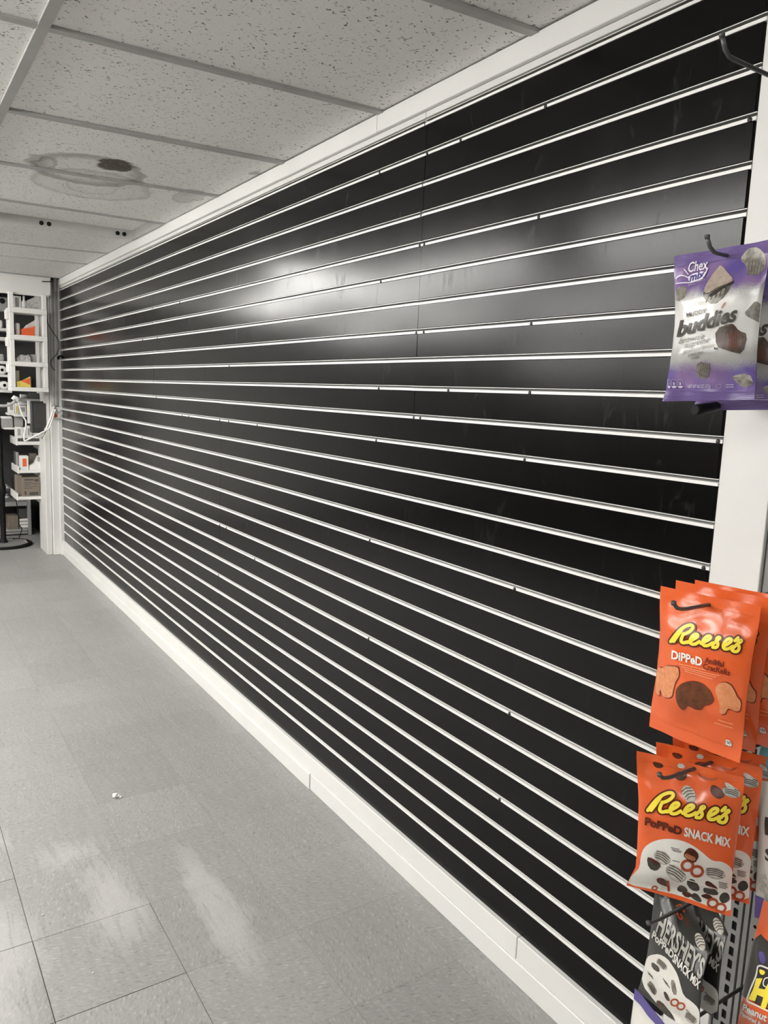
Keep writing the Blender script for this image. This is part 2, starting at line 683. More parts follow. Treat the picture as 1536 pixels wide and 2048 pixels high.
class Bag:
    """pillow bag hanging from a hook; its two side edges are given as points (v, px, py, x)"""
    def __init__(self, L, R, thick, seed, seal=0.075, wr=1.0):
        self.Lp, self.Rp = L, R
        self.thick, self.seal, self.wr = thick, seal, wr
        rnd = random.Random(seed)
        self.ph = [rnd.uniform(0, 6.28) for _ in range(8)]
        self.Lw = [at_x(p[1], p[2], p[3]) for p in L]
        self.Rw = [at_x(p[1], p[2], p[3]) for p in R]
        d = self.Lw[-1] - self.Lw[0]
        r = self.Rw[0] - self.Lw[0]
        self.n = r.cross(d).normalized()
        if self.n.dot(CAM - self.Lw[0]) < 0:
            self.n = -self.n

    def _e(self, P, Wd, v):
        vs = [p[0] for p in P]
        v = max(-0.05, min(1.05, v))
        for i in range(len(vs) - 1):
            if v <= vs[i + 1] or i == len(vs) - 2:
                t = (v - vs[i]) / (vs[i + 1] - vs[i])
                return Wd[i].lerp(Wd[i + 1], t)

    def prof(self, u, v):
        s = self.seal
        pv = sstep(s * .6, s + .27, v) * sstep(s * .6, s + .24, 1 - v)
        pu = max(0.0, math.sin(math.pi * min(1, max(0, u)))) ** 0.7
        return pv * pu

    def point(self, u, v, off=0.0, side=1):
        a, b = self._e(self.Lp, self.Lw, v), self._e(self.Rp, self.Rw, v)
        s = self.seal
        pv = sstep(s, .4, v) * sstep(s, .4, 1 - v)
        uu = 0.5 + (u - 0.5) * (1 - 0.035 * pv)
        p = a.lerp(b, uu)
        ph = self.ph
        wv = 0.0020 * math.sin(u * 14 + ph[0] + 2 * math.sin(v * 7)) * math.exp(-abs(v - s - .03) / .09)
        wv += 0.0024 * math.sin(u * 12 + ph[1] + 2 * math.sin(v * 9)) * math.exp(-abs(1 - v - s - .03) / .08)
        wv += 0.0013 * math.sin(u * 7 + v * 13 + ph[2]) * math.sin(v * 17 - u * 5 + ph[3])
        wv += 0.0006 * math.sin(u * 17 - v * 15 + ph[4])
        edge = min(1, min(u, 1 - u) * 8)
        bend = 0.004 * math.sin(u * 3.1 + ph[5]) * (1 - pv)
        h = self.thick * self.prof(u, v) * (1 if side > 0 else -.4) + wv * self.wr * edge + bend
        return p + self.n * (h + off * side)

    def uv_of(self, px, py):
        """photograph point to bag (u, v): print is laid out flat on the bag"""
        def row(v):
            a, b = self._e(self.Lp, self.Lw, v), self._e(self.Rp, self.Rw, v)
            o = []
            for q in (a, b):
                d = q - CAM
                z = d.dot(C_F)
                o.append((768 + F_PX * d.dot(C_R) / z, 1024 - F_PX * d.dot(C_U) / z, z))
            return o
        lo, hi = -0.15, 1.15
        for _ in range(30):
            v = (lo + hi) / 2
            a, b = row(v)
            cr = (b[0] - a[0]) * (py - a[1]) - (b[1] - a[1]) * (px - a[0])
            if cr > 0:
                lo = v
            else:
                hi = v
        a, b = row(v)
        l2 = (b[0] - a[0]) ** 2 + (b[1] - a[1]) ** 2
        s = ((px - a[0]) * (b[0] - a[0]) + (py - a[1]) * (b[1] - a[1])) / l2
        t = s * a[2] / max(1e-4, s * a[2] + (1 - s) * b[2])
        return t, v

    def uv_fit(self, px, py):
        """as uv_of, but allowing for the bulge of the bag"""
        qx, qy = px, py
        for _ in range(5):
            u, v = self.uv_of(qx, qy)
            d = self.point(min(1, max(0, u)), v, 0.001) - CAM
            z = d.dot(C_F)
            ex, ey = px - (768 + F_PX * d.dot(C_R) / z), py - (1024 - F_PX * d.dot(C_U) / z)
            if u < 0 or u > 1:
                break
            qx += ex * .8
            qy += ey * .8
        return u, v

    def part(self, name, mats, root, v0, v1, nu, nv, ripple=0.0):
        mb = MB()
        for side in (1, -1):
            vs, fs = [], []
            for j in range(nv + 1):
                v = v0 + (v1 - v0) * j / nv
                for i in range(nu + 1):
                    u = i / nu
                    o = 0.0004 + (ripple * (1 if j % 2 else -1) if ripple else 0)
                    vs.append(self.point(u, v, o, side))
            for j in range(nv):
                for i in range(nu):
                    a = j * (nu + 1) + i
                    fs.append((a, a + 1, a + nu + 2, a + nu + 1))
            mb.add(vs, fs, not ripple)
        o = mb.build(name, mats, root)
        me = o.data
        uvl = me.uv_layers.new(name='UVMap')
        nn = (nu + 1) * (nv + 1)
        for lp in me.loops:
            k = lp.vertex_index % nn
            uvl.data[lp.index].uv = ((k % (nu + 1)) / nu, v0 + (v1 - v0) * (k // (nu + 1)) / nv)
        return o

    def print_art(self, name, els, org, sc, root, base=0.0009):
        """one mesh of flat print lying on the front of the bag"""
        boxes = []
        for el in els:
            vs, fs = art_geo(el)
            boxes.append([(min(v[i] for v in vs), max(v[i] for v in vs)) for i in (0, 1)])
        par = list(range(len(els)))

        def root_of(i):
            while par[i] != i:
                i = par[i]
            return i
        for i in range(len(els)):
            for j in range(i):
                if all(boxes[i][a][0] < boxes[j][a][1] and boxes[j][a][0] < boxes[i][a][1] for a in (0, 1)):
                    par[root_of(i)] = root_of(j)
        grp = {}
        for i in range(len(els)):
            grp.setdefault(root_of(i), []).append(els[i])
        for g in grp.values():
            self.print_motif(name, g, org, sc, root, base)

    def print_motif(self, name, els, org, sc, root, base):
        mats = []
        bm = bmesh.new()
        levels = []
        for el in els:
            mt = el[1]
            if mt not in mats:
                mats.append(mt)
            mi = mats.index(mt)
            vs, fs = art_geo(el)
            q = [(min(v[i] for v in vs), max(v[i] for v in vs)) for i in (0, 1)]
            li = 0          # print order: one layer above whatever it overlaps
            for (q2, l2, m2) in levels:
                if all(q[i][0] < q2[i][1] and q2[i][0] < q[i][1] for i in (0, 1)):
                    li = max(li, l2 if m2 is mt else l2 + 1)
            levels.append((q, li, mt))
            bv = []
            for (x, y) in vs:
                u, v = self.uv_fit(org[0] + x / sc, org[1] + y / sc)
                bv.append(bm.verts.new((min(.997, max(.003, u)), min(.998, max(.002, v)), li)))
            for f in fs:
                try:
                    fc = bm.faces.new([bv[i] for i in f])
                    fc.material_index = mi
                except ValueError:
                    pass
        for ax in (0, 1):
            n = (34, 48)[ax]
            for k in range(1, n):
                co, no = [0, 0, 0], [0, 0, 0]
                co[ax] = k / n
                no[ax] = 1
                bmesh.ops.bisect_plane(bm, geom=bm.verts[:] + bm.edges[:] + bm.faces[:], dist=1e-6,
                                       plane_co=co, plane_no=no)
        bm.verts.index_update()
        nl = len(els)
        for v in bm.verts:
            u, vv, li = v.co
            v.co = self.point(u, vv, base + 0.00016 * li, 1)
        org3 = wloc(root)
        for v in bm.verts:
            v.co -= org3
        for f in bm.faces:
            f.smooth = True
            if f.normal.length and False:
                pass
        bm.normal_update()
        for f in bm.faces:
            if f.normal.dot(self.n) < 0:
                f.normal_flip()
        me = bpy.data.meshes.new(name)
        bm.to_mesh(me)
        bm.free()
        for mt in mats:
            me.materials.append(mt)
        o = bpy.data.objects.new(name, me)
        COL.objects.link(o)
        o.parent = root
        return o


# ================================================================== STRUCTURE
# ---- lit ceiling lights outside the frame, deep lenses shaped to strengthen the slat glare
def ceiling_light(x0, x1, y0, y1, dz=0.13, label='', drop=0.0):
    ZC = 2.172 - drop
    r = thing('ceiling_light', ((x0 + x1) / 2, (y0 + y1) / 2, ZC - dz),
              label, 'ceiling light',
              'lit ceiling lights')
    def pr(a, c):
        return [(a, ZC - .003), (a + .004, ZC - dz * .75), (a + .06, ZC - dz), (c - .06, ZC - dz), (c - .004, ZC - dz * .75), (c, ZC - .003)]
    f = MB()
    f.box((x0 + x1) / 2 - .03, (x0 + x1) / 2 + .03, y0 + .03, y1 - .03, ZC - .002, ZC + (.012 if drop else -.0005))
    if x1 - x0 > y1 - y0:
        MB().prism([(x0 + .02, y, z) for y, z in pr(y0, y1)], (x1 - x0 - .04, 0, 0)).build('diffuser', M['lamp'], r)
        for xa_ in (x0, x1 - .02):
            MB().box(xa_, xa_ + .02, y0, y1, ZC - dz, ZC - .001).build('end_cap', M['housing'], r)
    else:
        MB().prism([(x, y0 + .02, z) for x, z in pr(x0, x1)], (0, y1 - y0 - .04, 0)).build('diffuser', M['lamp'], r)
        for ya_ in (y0, y1 - .02):
            MB().box(x0, x1, ya_, ya_ + .02, ZC - dz, ZC - .001).build('end_cap', M['housing'], r)
    f.build('light_frame', M['housing'], r)
    if drop:  # made-up rods for the rows lowered to light the ceiling
        for yy_ in (y0 + .15, y1 - .15):
            MB().tube([((x0 + x1) / 2, yy_, ZC), ((x0 + x1) / 2, yy_, ZC + drop)], .005, 8).build('suspension_rod', M['housing'], r)


LIGHTS = [(-0.86, 0.33, 4.62, 4.92), (-0.56, -0.36, 1.45, 2.65), (-0.56, -0.36, 3.05, 4.25), (-0.56, -0.36, 5.5, 6.7), (-0.56, -0.36, -1.6, -0.4)]  # some read off the slat glare, the rest added for fill
LIGHTS += [(-1.62, -1.42, y_, y_ + 1.19) for y_ in (0.2, 1.6, 3.0, 4.4, 5.8)]  # rear rows added to fill the glare band on the slats
LIGHTS += [(-2.90, -2.70, y_, y_ + 1.19) for y_ in (0.2, 1.6, 3.0, 4.4)]
WORDS = ['nearest', 'second', 'third', 'fourth', 'fifth', 'sixth']
for r_, ls in enumerate((LIGHTS[:5], LIGHTS[5:10], LIGHTS[10:])):
    for i_, L_ in enumerate(sorted(ls, key=lambda q: q[2])):
        ceiling_light(*L_, label='unseen ceiling light shaped for the slat glare, %s along the row %s from the slat wall' % (
            WORDS[i_], ['closest', 'second', 'third', 'fourth'][r_]), drop=(0, .1, .32, .32)[r_])  # rear rows hung low to brighten the ceiling and lower their reflections

# ---- floor of square vinyl tiles
X_MIN, Y_MIN, Y_MAX = -7.0, -3.0, 8.05
floor = MB().box(X_MIN, 1.34, Y_MIN, Y_MAX, -0.06, -0.004).build('floor', M['grout'])
tag(floor, kind='structure')
TS = 0.2945
tile_me = {}
for par in (0, 1):
    g = 0.00012
    b = MB()
    b.hexa([(g, g, -.0035), (TS - g, g, -.0035), (TS - g, TS - g, -.0035), (g, TS - g, -.0035),
            (g * 2, g * 2, 0), (TS - 2 * g, g * 2, 0), (TS - 2 * g, TS - 2 * g, 0), (g * 2, TS - 2 * g, 0)])
    tile_me[par] = b.mesh('floor_tile', M['floor%d' % par])
    g = 0.0009              # opened-up joints of the worn tiles on the left
    b = MB()
    b.hexa([(g, g, -.0035), (TS - g, g, -.0035), (TS - g, TS - g, -.0035), (g, TS - g, -.0035),
            (g * 1.5, g * 1.5, 0), (TS - 1.5 * g, g * 1.5, 0), (TS - 1.5 * g, TS - 1.5 * g, 0), (g * 1.5, TS - 1.5 * g, 0)])
    tile_me[par + 2] = b.mesh('floor_tile', M['floor%d' % par])
FX0, FY0 = 0.267, 1.634
for i in range(-7, 4):
    for j in range(-4, 20):
        x, y = FX0 + i * TS, FY0 + j * TS
        if x > 1.236:
            continue
        o = bpy.data.objects.new('floor_tile', tile_me[(i + j) % 2 + (2 if (i < 0 or (i == 0 and j <= 0)) and j < 5 else 0)])
        COL.objects.link(o)
        o.parent = floor
        o.location = Vector((x, y, 0)) - wloc(floor)
        if x + TS > 1.236:
            o.scale.x = (1.236 - x) / TS
XS, YA, YB = FX0 - 7 * TS - .001, FY0 - 4 * TS - .001, FY0 + 20 * TS + .001
MB().box(X_MIN, XS, Y_MIN, Y_MAX, -.0035, 0).build('unseen_dark_floor', M['dim_floor'], floor)  # unseen far floor, made dark so the slats mirror less
MB().box(XS + .001, 1.283, Y_MIN, YA, -.0035, 0).build('floor_sheet', M['floor0'], floor)
MB().box(XS + .001, 1.236, YB, Y_MAX, -.0035, 0).build('floor_sheet', M['floor0'], floor)

# ---- ceiling: grid bars and lay-in tiles
ceiling = MB().box(X_MIN, 1.34, Y_MIN, Y_MAX, ZC + .09, ZC + .15).build('ceiling', M['plenum'])
tag(ceiling, kind='structure')
XL, XR = 0.355, HX + .01
# grid bars across the aisle: (y at XL, y at XR), as they hang
BARS = [(1.41, 1.352), (2.005, 1.965), (2.655, 2.592), (3.300, 3.205), (3.94, 3.915), (4.50, 4.455), (5.19, 5.03),
        (5.73, 5.575), (6.49, 6.47)]
pre = [(0.80, 0.745), (0.19, 0.135), (-0.42, -0.475), (-1.03, -1.08), (-1.64, -1.69), (-2.25, -2.3), (-2.86, -2.9)]
ALL = pre[::-1] + BARS


def ybar(k, x):
    a, b = ALL[k]
    return a + (b - a) * (x - XL) / (XR - XL)


def spot_at(pl, pr, pt, pb, rot=0.0):
    """centre and half sizes of a mark on the ceiling between four points of its outline"""
    l_, r_, t_, b_ = (at_z(q[0], q[1], ZC) for q in (pl, pr, pt, pb))
    c_ = (l_ + r_ + t_ + b_) / 4
    return (c_.x, c_.y, abs(r_.x - l_.x) / 2, abs(b_.y - t_.y) / 2, rot)


STAINS = [spot_at((62, 322), (290, 362), (160, 310), (180, 374)) + ([(0.0, 0.03), (0.34, 0.10), (0.45, 0.50), (0.50, 0.42), (0.53, 0.0)],),
          spot_at((196, 327), (268, 338), (228, 320), (240, 347)) + ([(0.0, 1.0), (0.44, 0.96), (0.53, 0.0)],),
          spot_at((66, 325), (112, 335), (85, 314), (95, 345)) + ([(0.0, 0.25), (0.3, 0.15), (0.46, 0.5), (0.53, 0.0)],),
          spot_at((58, 358), (305, 392), (170, 338), (200, 401)) + ([(0.0, 0.05), (0.42, 0.10), (0.49, 0.30), (0.52, 0.0)],),
          spot_at((130, 368), (240, 383), (180, 358), (185, 391)) + ([(0.0, 0.0), (0.40, 0.03), (0.48, 0.18), (0.52, 0.0)],),
          spot_at((352, 388), (400, 402), (375, 378), (380, 410)) + ([(0.0, 0.18), (0.40, 0.22), (0.48, 0.36), (0.52, 0.0)],),
          spot_at((500, 346), (524, 350), (512, 342), (512, 355)) + ([(0.0, 0.5), (0.4, 0.4), (0.52, 0.0)],)]
M['tile_s1'] = mat_tile(STAINS)
KS = {9: 'tile_s1', 10: 'tile_s1'}          # row index of the stained tiles
COLS = [(-6.965, -5.745), (-5.745, -4.525), (-4.525, -3.305), (-3.305, -2.085), (-2.085, -0.865), (-0.865, 0.355), (0.355, XR)]


def lit(x0, x1, ya, yb):
    for (a, b, c, d) in LIGHTS:
        if x0 < (a + b) / 2 < x1 and ya < (c + d) / 2 < yb:
            return (a, b, c, d)
    return None


OPEN_ROW = 7 + 4          # the row that holds the unlit housing (between bars 4 and 5)
for k in range(len(ALL) - 1):
    for ci, (x0, x1) in enumerate(COLS):
        if k == OPEN_ROW and ci == 6:
            continue
        p = [(x0, ybar(k, x0)), (x1, ybar(k, x1)), (x1, ybar(k + 1, x1)), (x0, ybar(k + 1, x0))]
        sag = random.uniform(-0.002, 0.002)
        b = MB()
        b.hexa([(x, y, ZC + .004 + sag) for x, y in p] + [(x, y, ZC + .02 + sag) for x, y in p])
        b.build('ceiling_tile', M[KS.get(k, 'tile')] if ci == 6 else M['tile'], ceiling)
for k in range(len(ALL)):
    for ci, (x0, x1) in enumerate(COLS):
        b = MB()
        hw = 0.0125 if k <= 11 else 0.007
        drop = 0.004 if k <= 9 else 0.002
        for s in (1,):
            b.hexa([(x0, ybar(k, x0) - hw, ZC - drop), (x1, ybar(k, x1) - hw, ZC - drop),
                    (x1, ybar(k, x1) + hw, ZC - drop), (x0, ybar(k, x0) + hw, ZC - drop),
                    (x0, ybar(k, x0) - hw, ZC + .004), (x1, ybar(k, x1) - hw, ZC + .004),
                    (x1, ybar(k, x1) + hw, ZC + .004), (x0, ybar(k, x0) + hw, ZC + .004)])
        b.build('grid_bar', M['grid'], ceiling)
for x in (-5.745, -4.525, -3.305, -2.085, -0.865, 0.355):
    MB().box(x - .0125, x + .0125, Y_MIN, 6.47, ZC - .005, ZC + .004).build('grid_bar', M['grid'], ceiling)
MB().box(XL, X_MIN, 6.47, Y_MAX, ZC + .003, ZC + .02).build('ceiling_tile', M['tile'], ceiling)
MB().box(XL, 1.26, 6.62, Y_MAX, ZC + .003, ZC + .02).build('ceiling_tile', M['tile'], ceiling)

# unlit light housing: open recess between two bars next to the header
hs = thing('light_housing', (0.8, 4.2, ZC), 'empty unlit recessed light housing in the ceiling beside the header board',
           'light housing')
ya0, ya1 = ybar(11, XL) + .012, ybar(11, XR) + .012
yb0, yb1 = ybar(12, XL) - .012, ybar(12, XR) - .012
xa, xb = XL + .014, 1.212
zt = ZC + .045
b = MB()
b.hexa([(xa, ya0, zt), (xb, ya1, zt), (xb, yb1, zt), (xa, yb0, zt),
        (xa, ya0, zt + .012), (xb, ya1, zt + .012), (xb, yb1, zt + .012), (xa, yb0, zt + .012)])
b.build('reflector_panel', M['tile'], hs)
lip = MB()
for (p, q, dz) in (((xa, yb0), (xb, yb1), .006),):
    lip.hexa([(p[0], p[1] - .01, ZC - dz), (q[0], q[1] - .01, ZC - dz), (q[0], q[1], ZC - dz), (p[0], p[1], ZC - dz),
              (p[0], p[1] - .01, zt), (q[0], q[1] - .01, zt), (q[0], q[1], zt), (p[0], p[1], zt)])
far_lip = lip.build('end_plate', M['housing'], hs)
lip = MB()
lip.hexa([(xb, ya1, ZC - .004), (xb + .012, ya1, ZC - .004), (xb + .012, yb1, ZC - .004), (xb, yb1, ZC - .004),
          (xb, ya1, zt), (xb + .012, ya1, zt), (xb + .012, yb1, zt), (xb, yb1, zt)])
lip.build('side_plate', M['grid'], hs)
lip = MB()
lip.hexa([(xa - .012, ya0, ZC - .004), (xa, ya0, ZC - .004), (xa, yb0, ZC - .004), (xa - .012, yb0, ZC - .004),
          (xa - .012, ya0, zt), (xa, ya0, zt), (xa, yb0, zt), (xa - .012, yb0, zt)])
lip.build('side_plate', M['grid'], hs)
for px in (232, 245, 82, 97):
    c = at_y(px, 472 if px > 150 else 454, 4.47)
    c.y = yb0 + (yb1 - yb0) * (c.x - xa) / (xb - xa) - .0125
    k = MB()
    k.lathe((c.x, c.y, ZC + .02), (0, 1, 0), [(0, .001), (0, .011), (.004, .011)], 14)
    k.build('lamp_socket', M['black'], hs)

# ---- right wall: backing, slats, metal groove inserts
wall = MB().box(XW + .012, XW + .06, .735, Y_MAX, 0, ZC + .09).build('wall_right', M['trim'])
o = MB().box(1.285, 1.33, Y_MIN, .7345, 0, ZC + .09).build('wall_right_near', M['trim'])
tag(o, kind='structure')
tag(wall, kind='structure')
GZ = [Z1 + PITCH + .0037] + [Z1 - PITCH * k + .0037 for k in range(25)]     # groove centres 0..25
Z_BASE = CAM.z - 1.2705
SEAM_UP = [YN, 1.757, 4.150, YE]
SEAM_LOW = [YN, 3.190, 5.592, YE]
ROW_SPLIT = 10


def slat_mesh(h):
    b = MB()
    c = .0012
    prof = [(0.0115, 0), (0.0115, h), (c, h), (0, h - c), (0, c), (c, 0)]
    b.prism([(x, 0, z) for x, z in prof], (0, 1, 0))
    return b.mesh('slat', M['slat'])


H_SLAT = PITCH - .0131
me_slat = slat_mesh(H_SLAT)
me_last = slat_mesh(GZ[25] - .0067 - Z_BASE)
ins = MB()
ip = [(-.0008, .0062), (-.0008, .0048), (.0112, .0048), (.0112, .0002), (.0004, -.0002), (-.0008, -.0008), (-.0008, -.0066), (.0114, -.0066), (.0114, .0062)]
ins.prism([(x, 0, z) for x, z in ip], (0, 1, 0))
for q_, f_ in enumerate(ins.f):          # bare metal inside the channel, coloured darker to stand for shade
    if set(f_) <= {1, 2, 3, 10, 11, 12} and len(f_) == 4:
        ins.mi[q_] = 1
me_ins = ins.mesh('groove_insert', [M['insert'], M['channel']])
for k in range(26):
    seams = SEAM_UP if k < ROW_SPLIT else SEAM_LOW
    for a, c in zip(seams[:-1], seams[1:]):
        gap = 0.0007
        jig = random.uniform(-.0006, .0006)
        z0 = (GZ[k + 1] + .0064) if k < 25 else Z_BASE
        o = bpy.data.objects.new('slat', me_slat if k < 25 else me_last)
        COL.objects.link(o)
        o.parent = wall
        o.location = Vector((XW + jig, a + gap, z0)) - wloc(wall)
        o.scale.y = c - a - 2 * gap
        o2 = bpy.data.objects.new('groove_insert', me_ins)
        COL.objects.link(o2)
        o2.parent = wall
        sh = random.uniform(.004, .02)
        a2 = a + (sh if a > YN else -.004)
        c2 = c + (sh - .0015 if c < YE else 0)
        o2.location = Vector((XW + random.uniform(-.0003, .0003), a2, GZ[k] + random.uniform(-.0004, .0004))) - wloc(wall)
        o2.scale.y = c2 - a2
# screws that hold the inserts
SCREWS = [(1092, 206), (922, 278), (855, 302), (760, 345), (1078, 435), (840, 492), (849, 490), (762, 566), (1063, 650),
          (848, 668), (833, 671), (758, 780), (897, 784), (1060, 788), (828, 838), (841, 840), (1050, 919), (1437, 881),
          (753, 883), (1408, 1135), (1030, 1174), (740, 1080), (738, 1273), (440, 1050), (453, 1055), (510, 1115),
          (1020, 1422), (1000, 1597), (313, 799), (365, 832), (378, 836), (440, 844), (458, 846), (515, 853), (286, 681),
          (315, 681), (360, 609), (233, 914), (185, 878), (285, 880), (459, 738), (1500, 240)]
sm = MB()
sm.lathe((0, 0, 0), (-1, 0, 0), [(-.002, .0042), (.0012, .0042), (.0022, .003), (.0022, .0001)], 10)
me_screw = sm.mesh('screw', M['screw'])
for (px, py) in SCREWS:
    p = at_x(px, py, XW)
    k = min(range(26), key=lambda q: abs(GZ[q] - .0037 - p.z))
    o = bpy.data.objects.new('screw', me_screw)
    COL.objects.link(o)
    o.parent = wall
    o.location = Vector((XW - .0006, p.y, GZ[k] - .0040)) - wloc(wall)

# header boards, moulding, baseboards, end trims
def board(name, y0, y1, x0, z0, z1, mt='white', bev=.0015, x1=None):
    o = MB().box(x0, x1 if x1 else XW + .0115, y0, y1, z0, z1, bev).build(name, M[mt])
    return tag(o, kind='structure')


HB = CAM.z + .7365
yj = at_x(752, 300, HX).y
board('trim_1', -0.2, yj - .0006, HX, HB, ZC)
board('trim_2', yj + .0006, YE, HX, HB, ZC)
ym = at_x(853, 235, XW).y
board('trim_3', YN - .005, ym - .0008, XW - .002, GZ[0] + .0105, HB - .001, 'trim', .001)
board('trim_4', ym + .0008, YE, XW - .002, GZ[0] + .0105, HB - .001, 'trim', .001)
yb_ = at_x(1035, 1870, XW - .012).y
board('baseboard_right', yb_ + .0007, YE, XW - .013, 0.058, Z_BASE)
board('baseboard_right_near', 0.4, yb_ - .0007, XW - .0125, 0.058, Z_BASE)
cuts = [0.4, at_x(618, 1588, XW - .02).y, at_x(281, 1265, XW - .02).y, YE]
for n_, (a, c) in enumerate(zip(cuts[:-1], cuts[1:])):
    board('baseboard_foot_%s' % ('near', 'middle', 'far')[n_], a + .0006, c - .0006, XW - (.017, .021, .016)[n_], 0.0, 0.0575)
tr = board('trim_5', 0.7235, 0.8175, XW + .0015, Z_BASE - .03, HB, 'white', .001, XW + .0115)
board('trim_6', YE - .002, YE + .012, XW - .026, 0.0, ZC, 'white', .001, XW + .02)

# rest of the shell
o = MB().box(X_MIN - .05, X_MIN, Y_MIN, Y_MAX, 0, ZC + .09).build('wall_left', M['wall'])
tag(o, kind='structure')
o = MB().box(X_MIN, 1.30, Y_MIN - .05, Y_MIN, 0, ZC + .09).build('wall_behind', M['wall'])
tag(o, kind='structure')
o = MB().box(X_MIN, 1.30, Y_MAX, Y_MAX + .05, 0, ZC + .09).build('wall_back', M['trim'])
tag(o, kind='structure')
# beam across the far end
zb = at_y(50, 587, 6.5).z
beam = MB().box(X_MIN, at_y(98, 570, 6.5).x + .012, 6.50, 6.60, zb, ZC, .003).build('trim_7', M['white'])
tag(beam, kind='structure')
lp = MB().box(X_MIN, at_y(98, 585, 6.49).x, 6.488, 6.50, zb - .012, zb + .012).build('trim_8', M['white'])
tag(lp, kind='structure')
# pillar closing the wall at the far end
px0 = at_y(104, 950, 6.612).x
pil = MB().box(px0, XW + .012, 6.612, 6.95, 0, ZC, .004).build('wall_pillar', M['white'])
tag(pil, kind='structure')
pb = MB().box(px0 - .045, px0 - .0025, 6.635, 6.95, 0, ZC, .004).build('trim_9', M['trim'])
tag(pb, kind='structure')



# ================================================================== FAR END BEHIND THE BEAM
def put(name, label, cat, mat, px0, py0, px1, py1, Y, depth, bev=0.002, group=None):
    o = pbox(px0, py0, px1, py1, Y, depth, bev).build(name, M[mat])
    return tag(o, label, cat, group)


# dark sheets added to darken the alcove behind the shelves
o = MB().box(0.30, 1.2535, 7.97, 8.0, 0, ZC).build('wall_alcove', M['charcoal'])
tag(o, kind='structure')
o = MB().box(1.2400, 1.2535, 6.955, 7.965, 0, ZC).build('wall_alcove_side', M['darkbox'])
tag(o, kind='structure')

# ---- white cubby shelf hanging beside the pillar
CY = 6.44
cub = thing('cubby_shelf', at_y(58, 783, CY), 'white painted wooden cubby shelf with open squares hanging left of the pillar',
            'shelf')
xl, xr = at_y(20, 700, CY).x, at_y(96, 700, CY).x
dpt = 0.17
post = 0.034
rows = [(617, 627), (671, 681), (724, 733), (775, 783)]
zs = [(at_y(58, b_, CY).z, at_y(58, a_, CY).z) for a_, b_ in rows]
for k, (z0, z1) in enumerate(zs):
    MB().box(xl, xr, CY, CY + .006 + dpt, z0, z1, .002).build('shelf_board', M['white'], cub)
ztop = at_y(58, 586, CY).z
lev = [(zs[0][1], ztop)] + [(zs[i + 1][1], zs[i][0]) for i in range(3)]
for i, (z0, z1) in enumerate(lev):
    d2 = .05 if i == 0 else dpt
    for (a, b_) in ((xl, xl + post), (xr - post, xr)):
        MB().box(a + .001, b_ - .001, CY + .003, CY + d2, z0 + .0005, z1 - .0005, .002).build('post', M['white'], cub)
for i in (1, 2, 3):                 # small cleats on the left side
    z = zs[i - 1][0]
    MB().box(xl - .022, xl - .001, CY + .03, CY + .07, z - .05, z + .015, .002).build('cleat', M['white'], cub)

floor_z = [z[1] + .0008 for z in zs]


def on(k, name, label, cat, mat, px0, px1, ptop, Y, depth, bev=.002):
    x0, x1 = at_y(px0, 650 + 50 * k, Y).x, at_y(px1, 650 + 50 * k, Y).x
    zt_ = at_y((px0 + px1) / 2, ptop, Y).z
    o = MB().box(x0, x1, Y, Y + depth, floor_z[k], max(zt_, floor_z[k] + .01), bev).build(name, M[mat])
    return tag(o, label, cat)


# top opening
fr = thing('picture_frame', (xl + .08, CY + .1, floor_z[0]), 'small grey frame standing in the top opening of the cubby shelf', 'frame')
x0, x1 = at_y(27, 600, CY + .1).x, at_y(42, 600, CY + .1).x
zt_ = at_y(34, 592, CY + .1).z
b = MB()
for (a, c, e, f_) in ((x0, x1, floor_z[0], floor_z[0] + .012), (x0, x1, zt_ - .012, zt_), (x0, x0 + .012, floor_z[0] + .012, zt_ - .012), (x1 - .012, x1, floor_z[0] + .012, zt_ - .012)):
    b.box(a, c, CY + .10, CY + .115, e, f_)
b.build('frame_rim', M['whiteplastic'], fr)
MB().box(x0 + .012, x1 - .012, CY + .104, CY + .112, floor_z[0] + .012, zt_ - .012).build('frame_panel', M['boxgrey'], fr)
bo = thing('squeeze_bottle', (0, 0, 0), 'white bottle with a narrow cap in the top opening of the cubby shelf', 'bottle')
bo.location = (at_y(48, 610, CY + .08).x, CY + .08, floor_z[0])
c_ = Vector(bo.location)
MB().lathe(c_, (0, 0, 1), [(0, .0), (0, .017), (.05, .017), (.062, .008), (.075, .007)], 16).build('bottle_body', M['whiteplastic'], bo)
MB().lathe(c_ + Vector((0, 0, .0755)), (0, 0, 1), [(0, .0085), (.02, .007), (.02, 0)], 14).build('bottle_cap', M['paper'], bo)
b = MB()
xa_, xb_ = at_y(53, 605, CY + .06).x, at_y(79, 605, CY + .06).x
b.prism([(xa_, CY + .06, floor_z[0]), (xb_, CY + .06, floor_z[0]), (xb_, CY + .06, ztop - .012), ((xa_ + xb_) / 2 + .02, CY + .06, ztop - .015), (xa_, CY + .06, floor_z[0] + .06)], (0, .06, 0))
tag(b.build('folded_sheet', M['clothgrey']), 'grey translucent folded plastic sheet in the top opening of the cubby shelf', 'sheet')
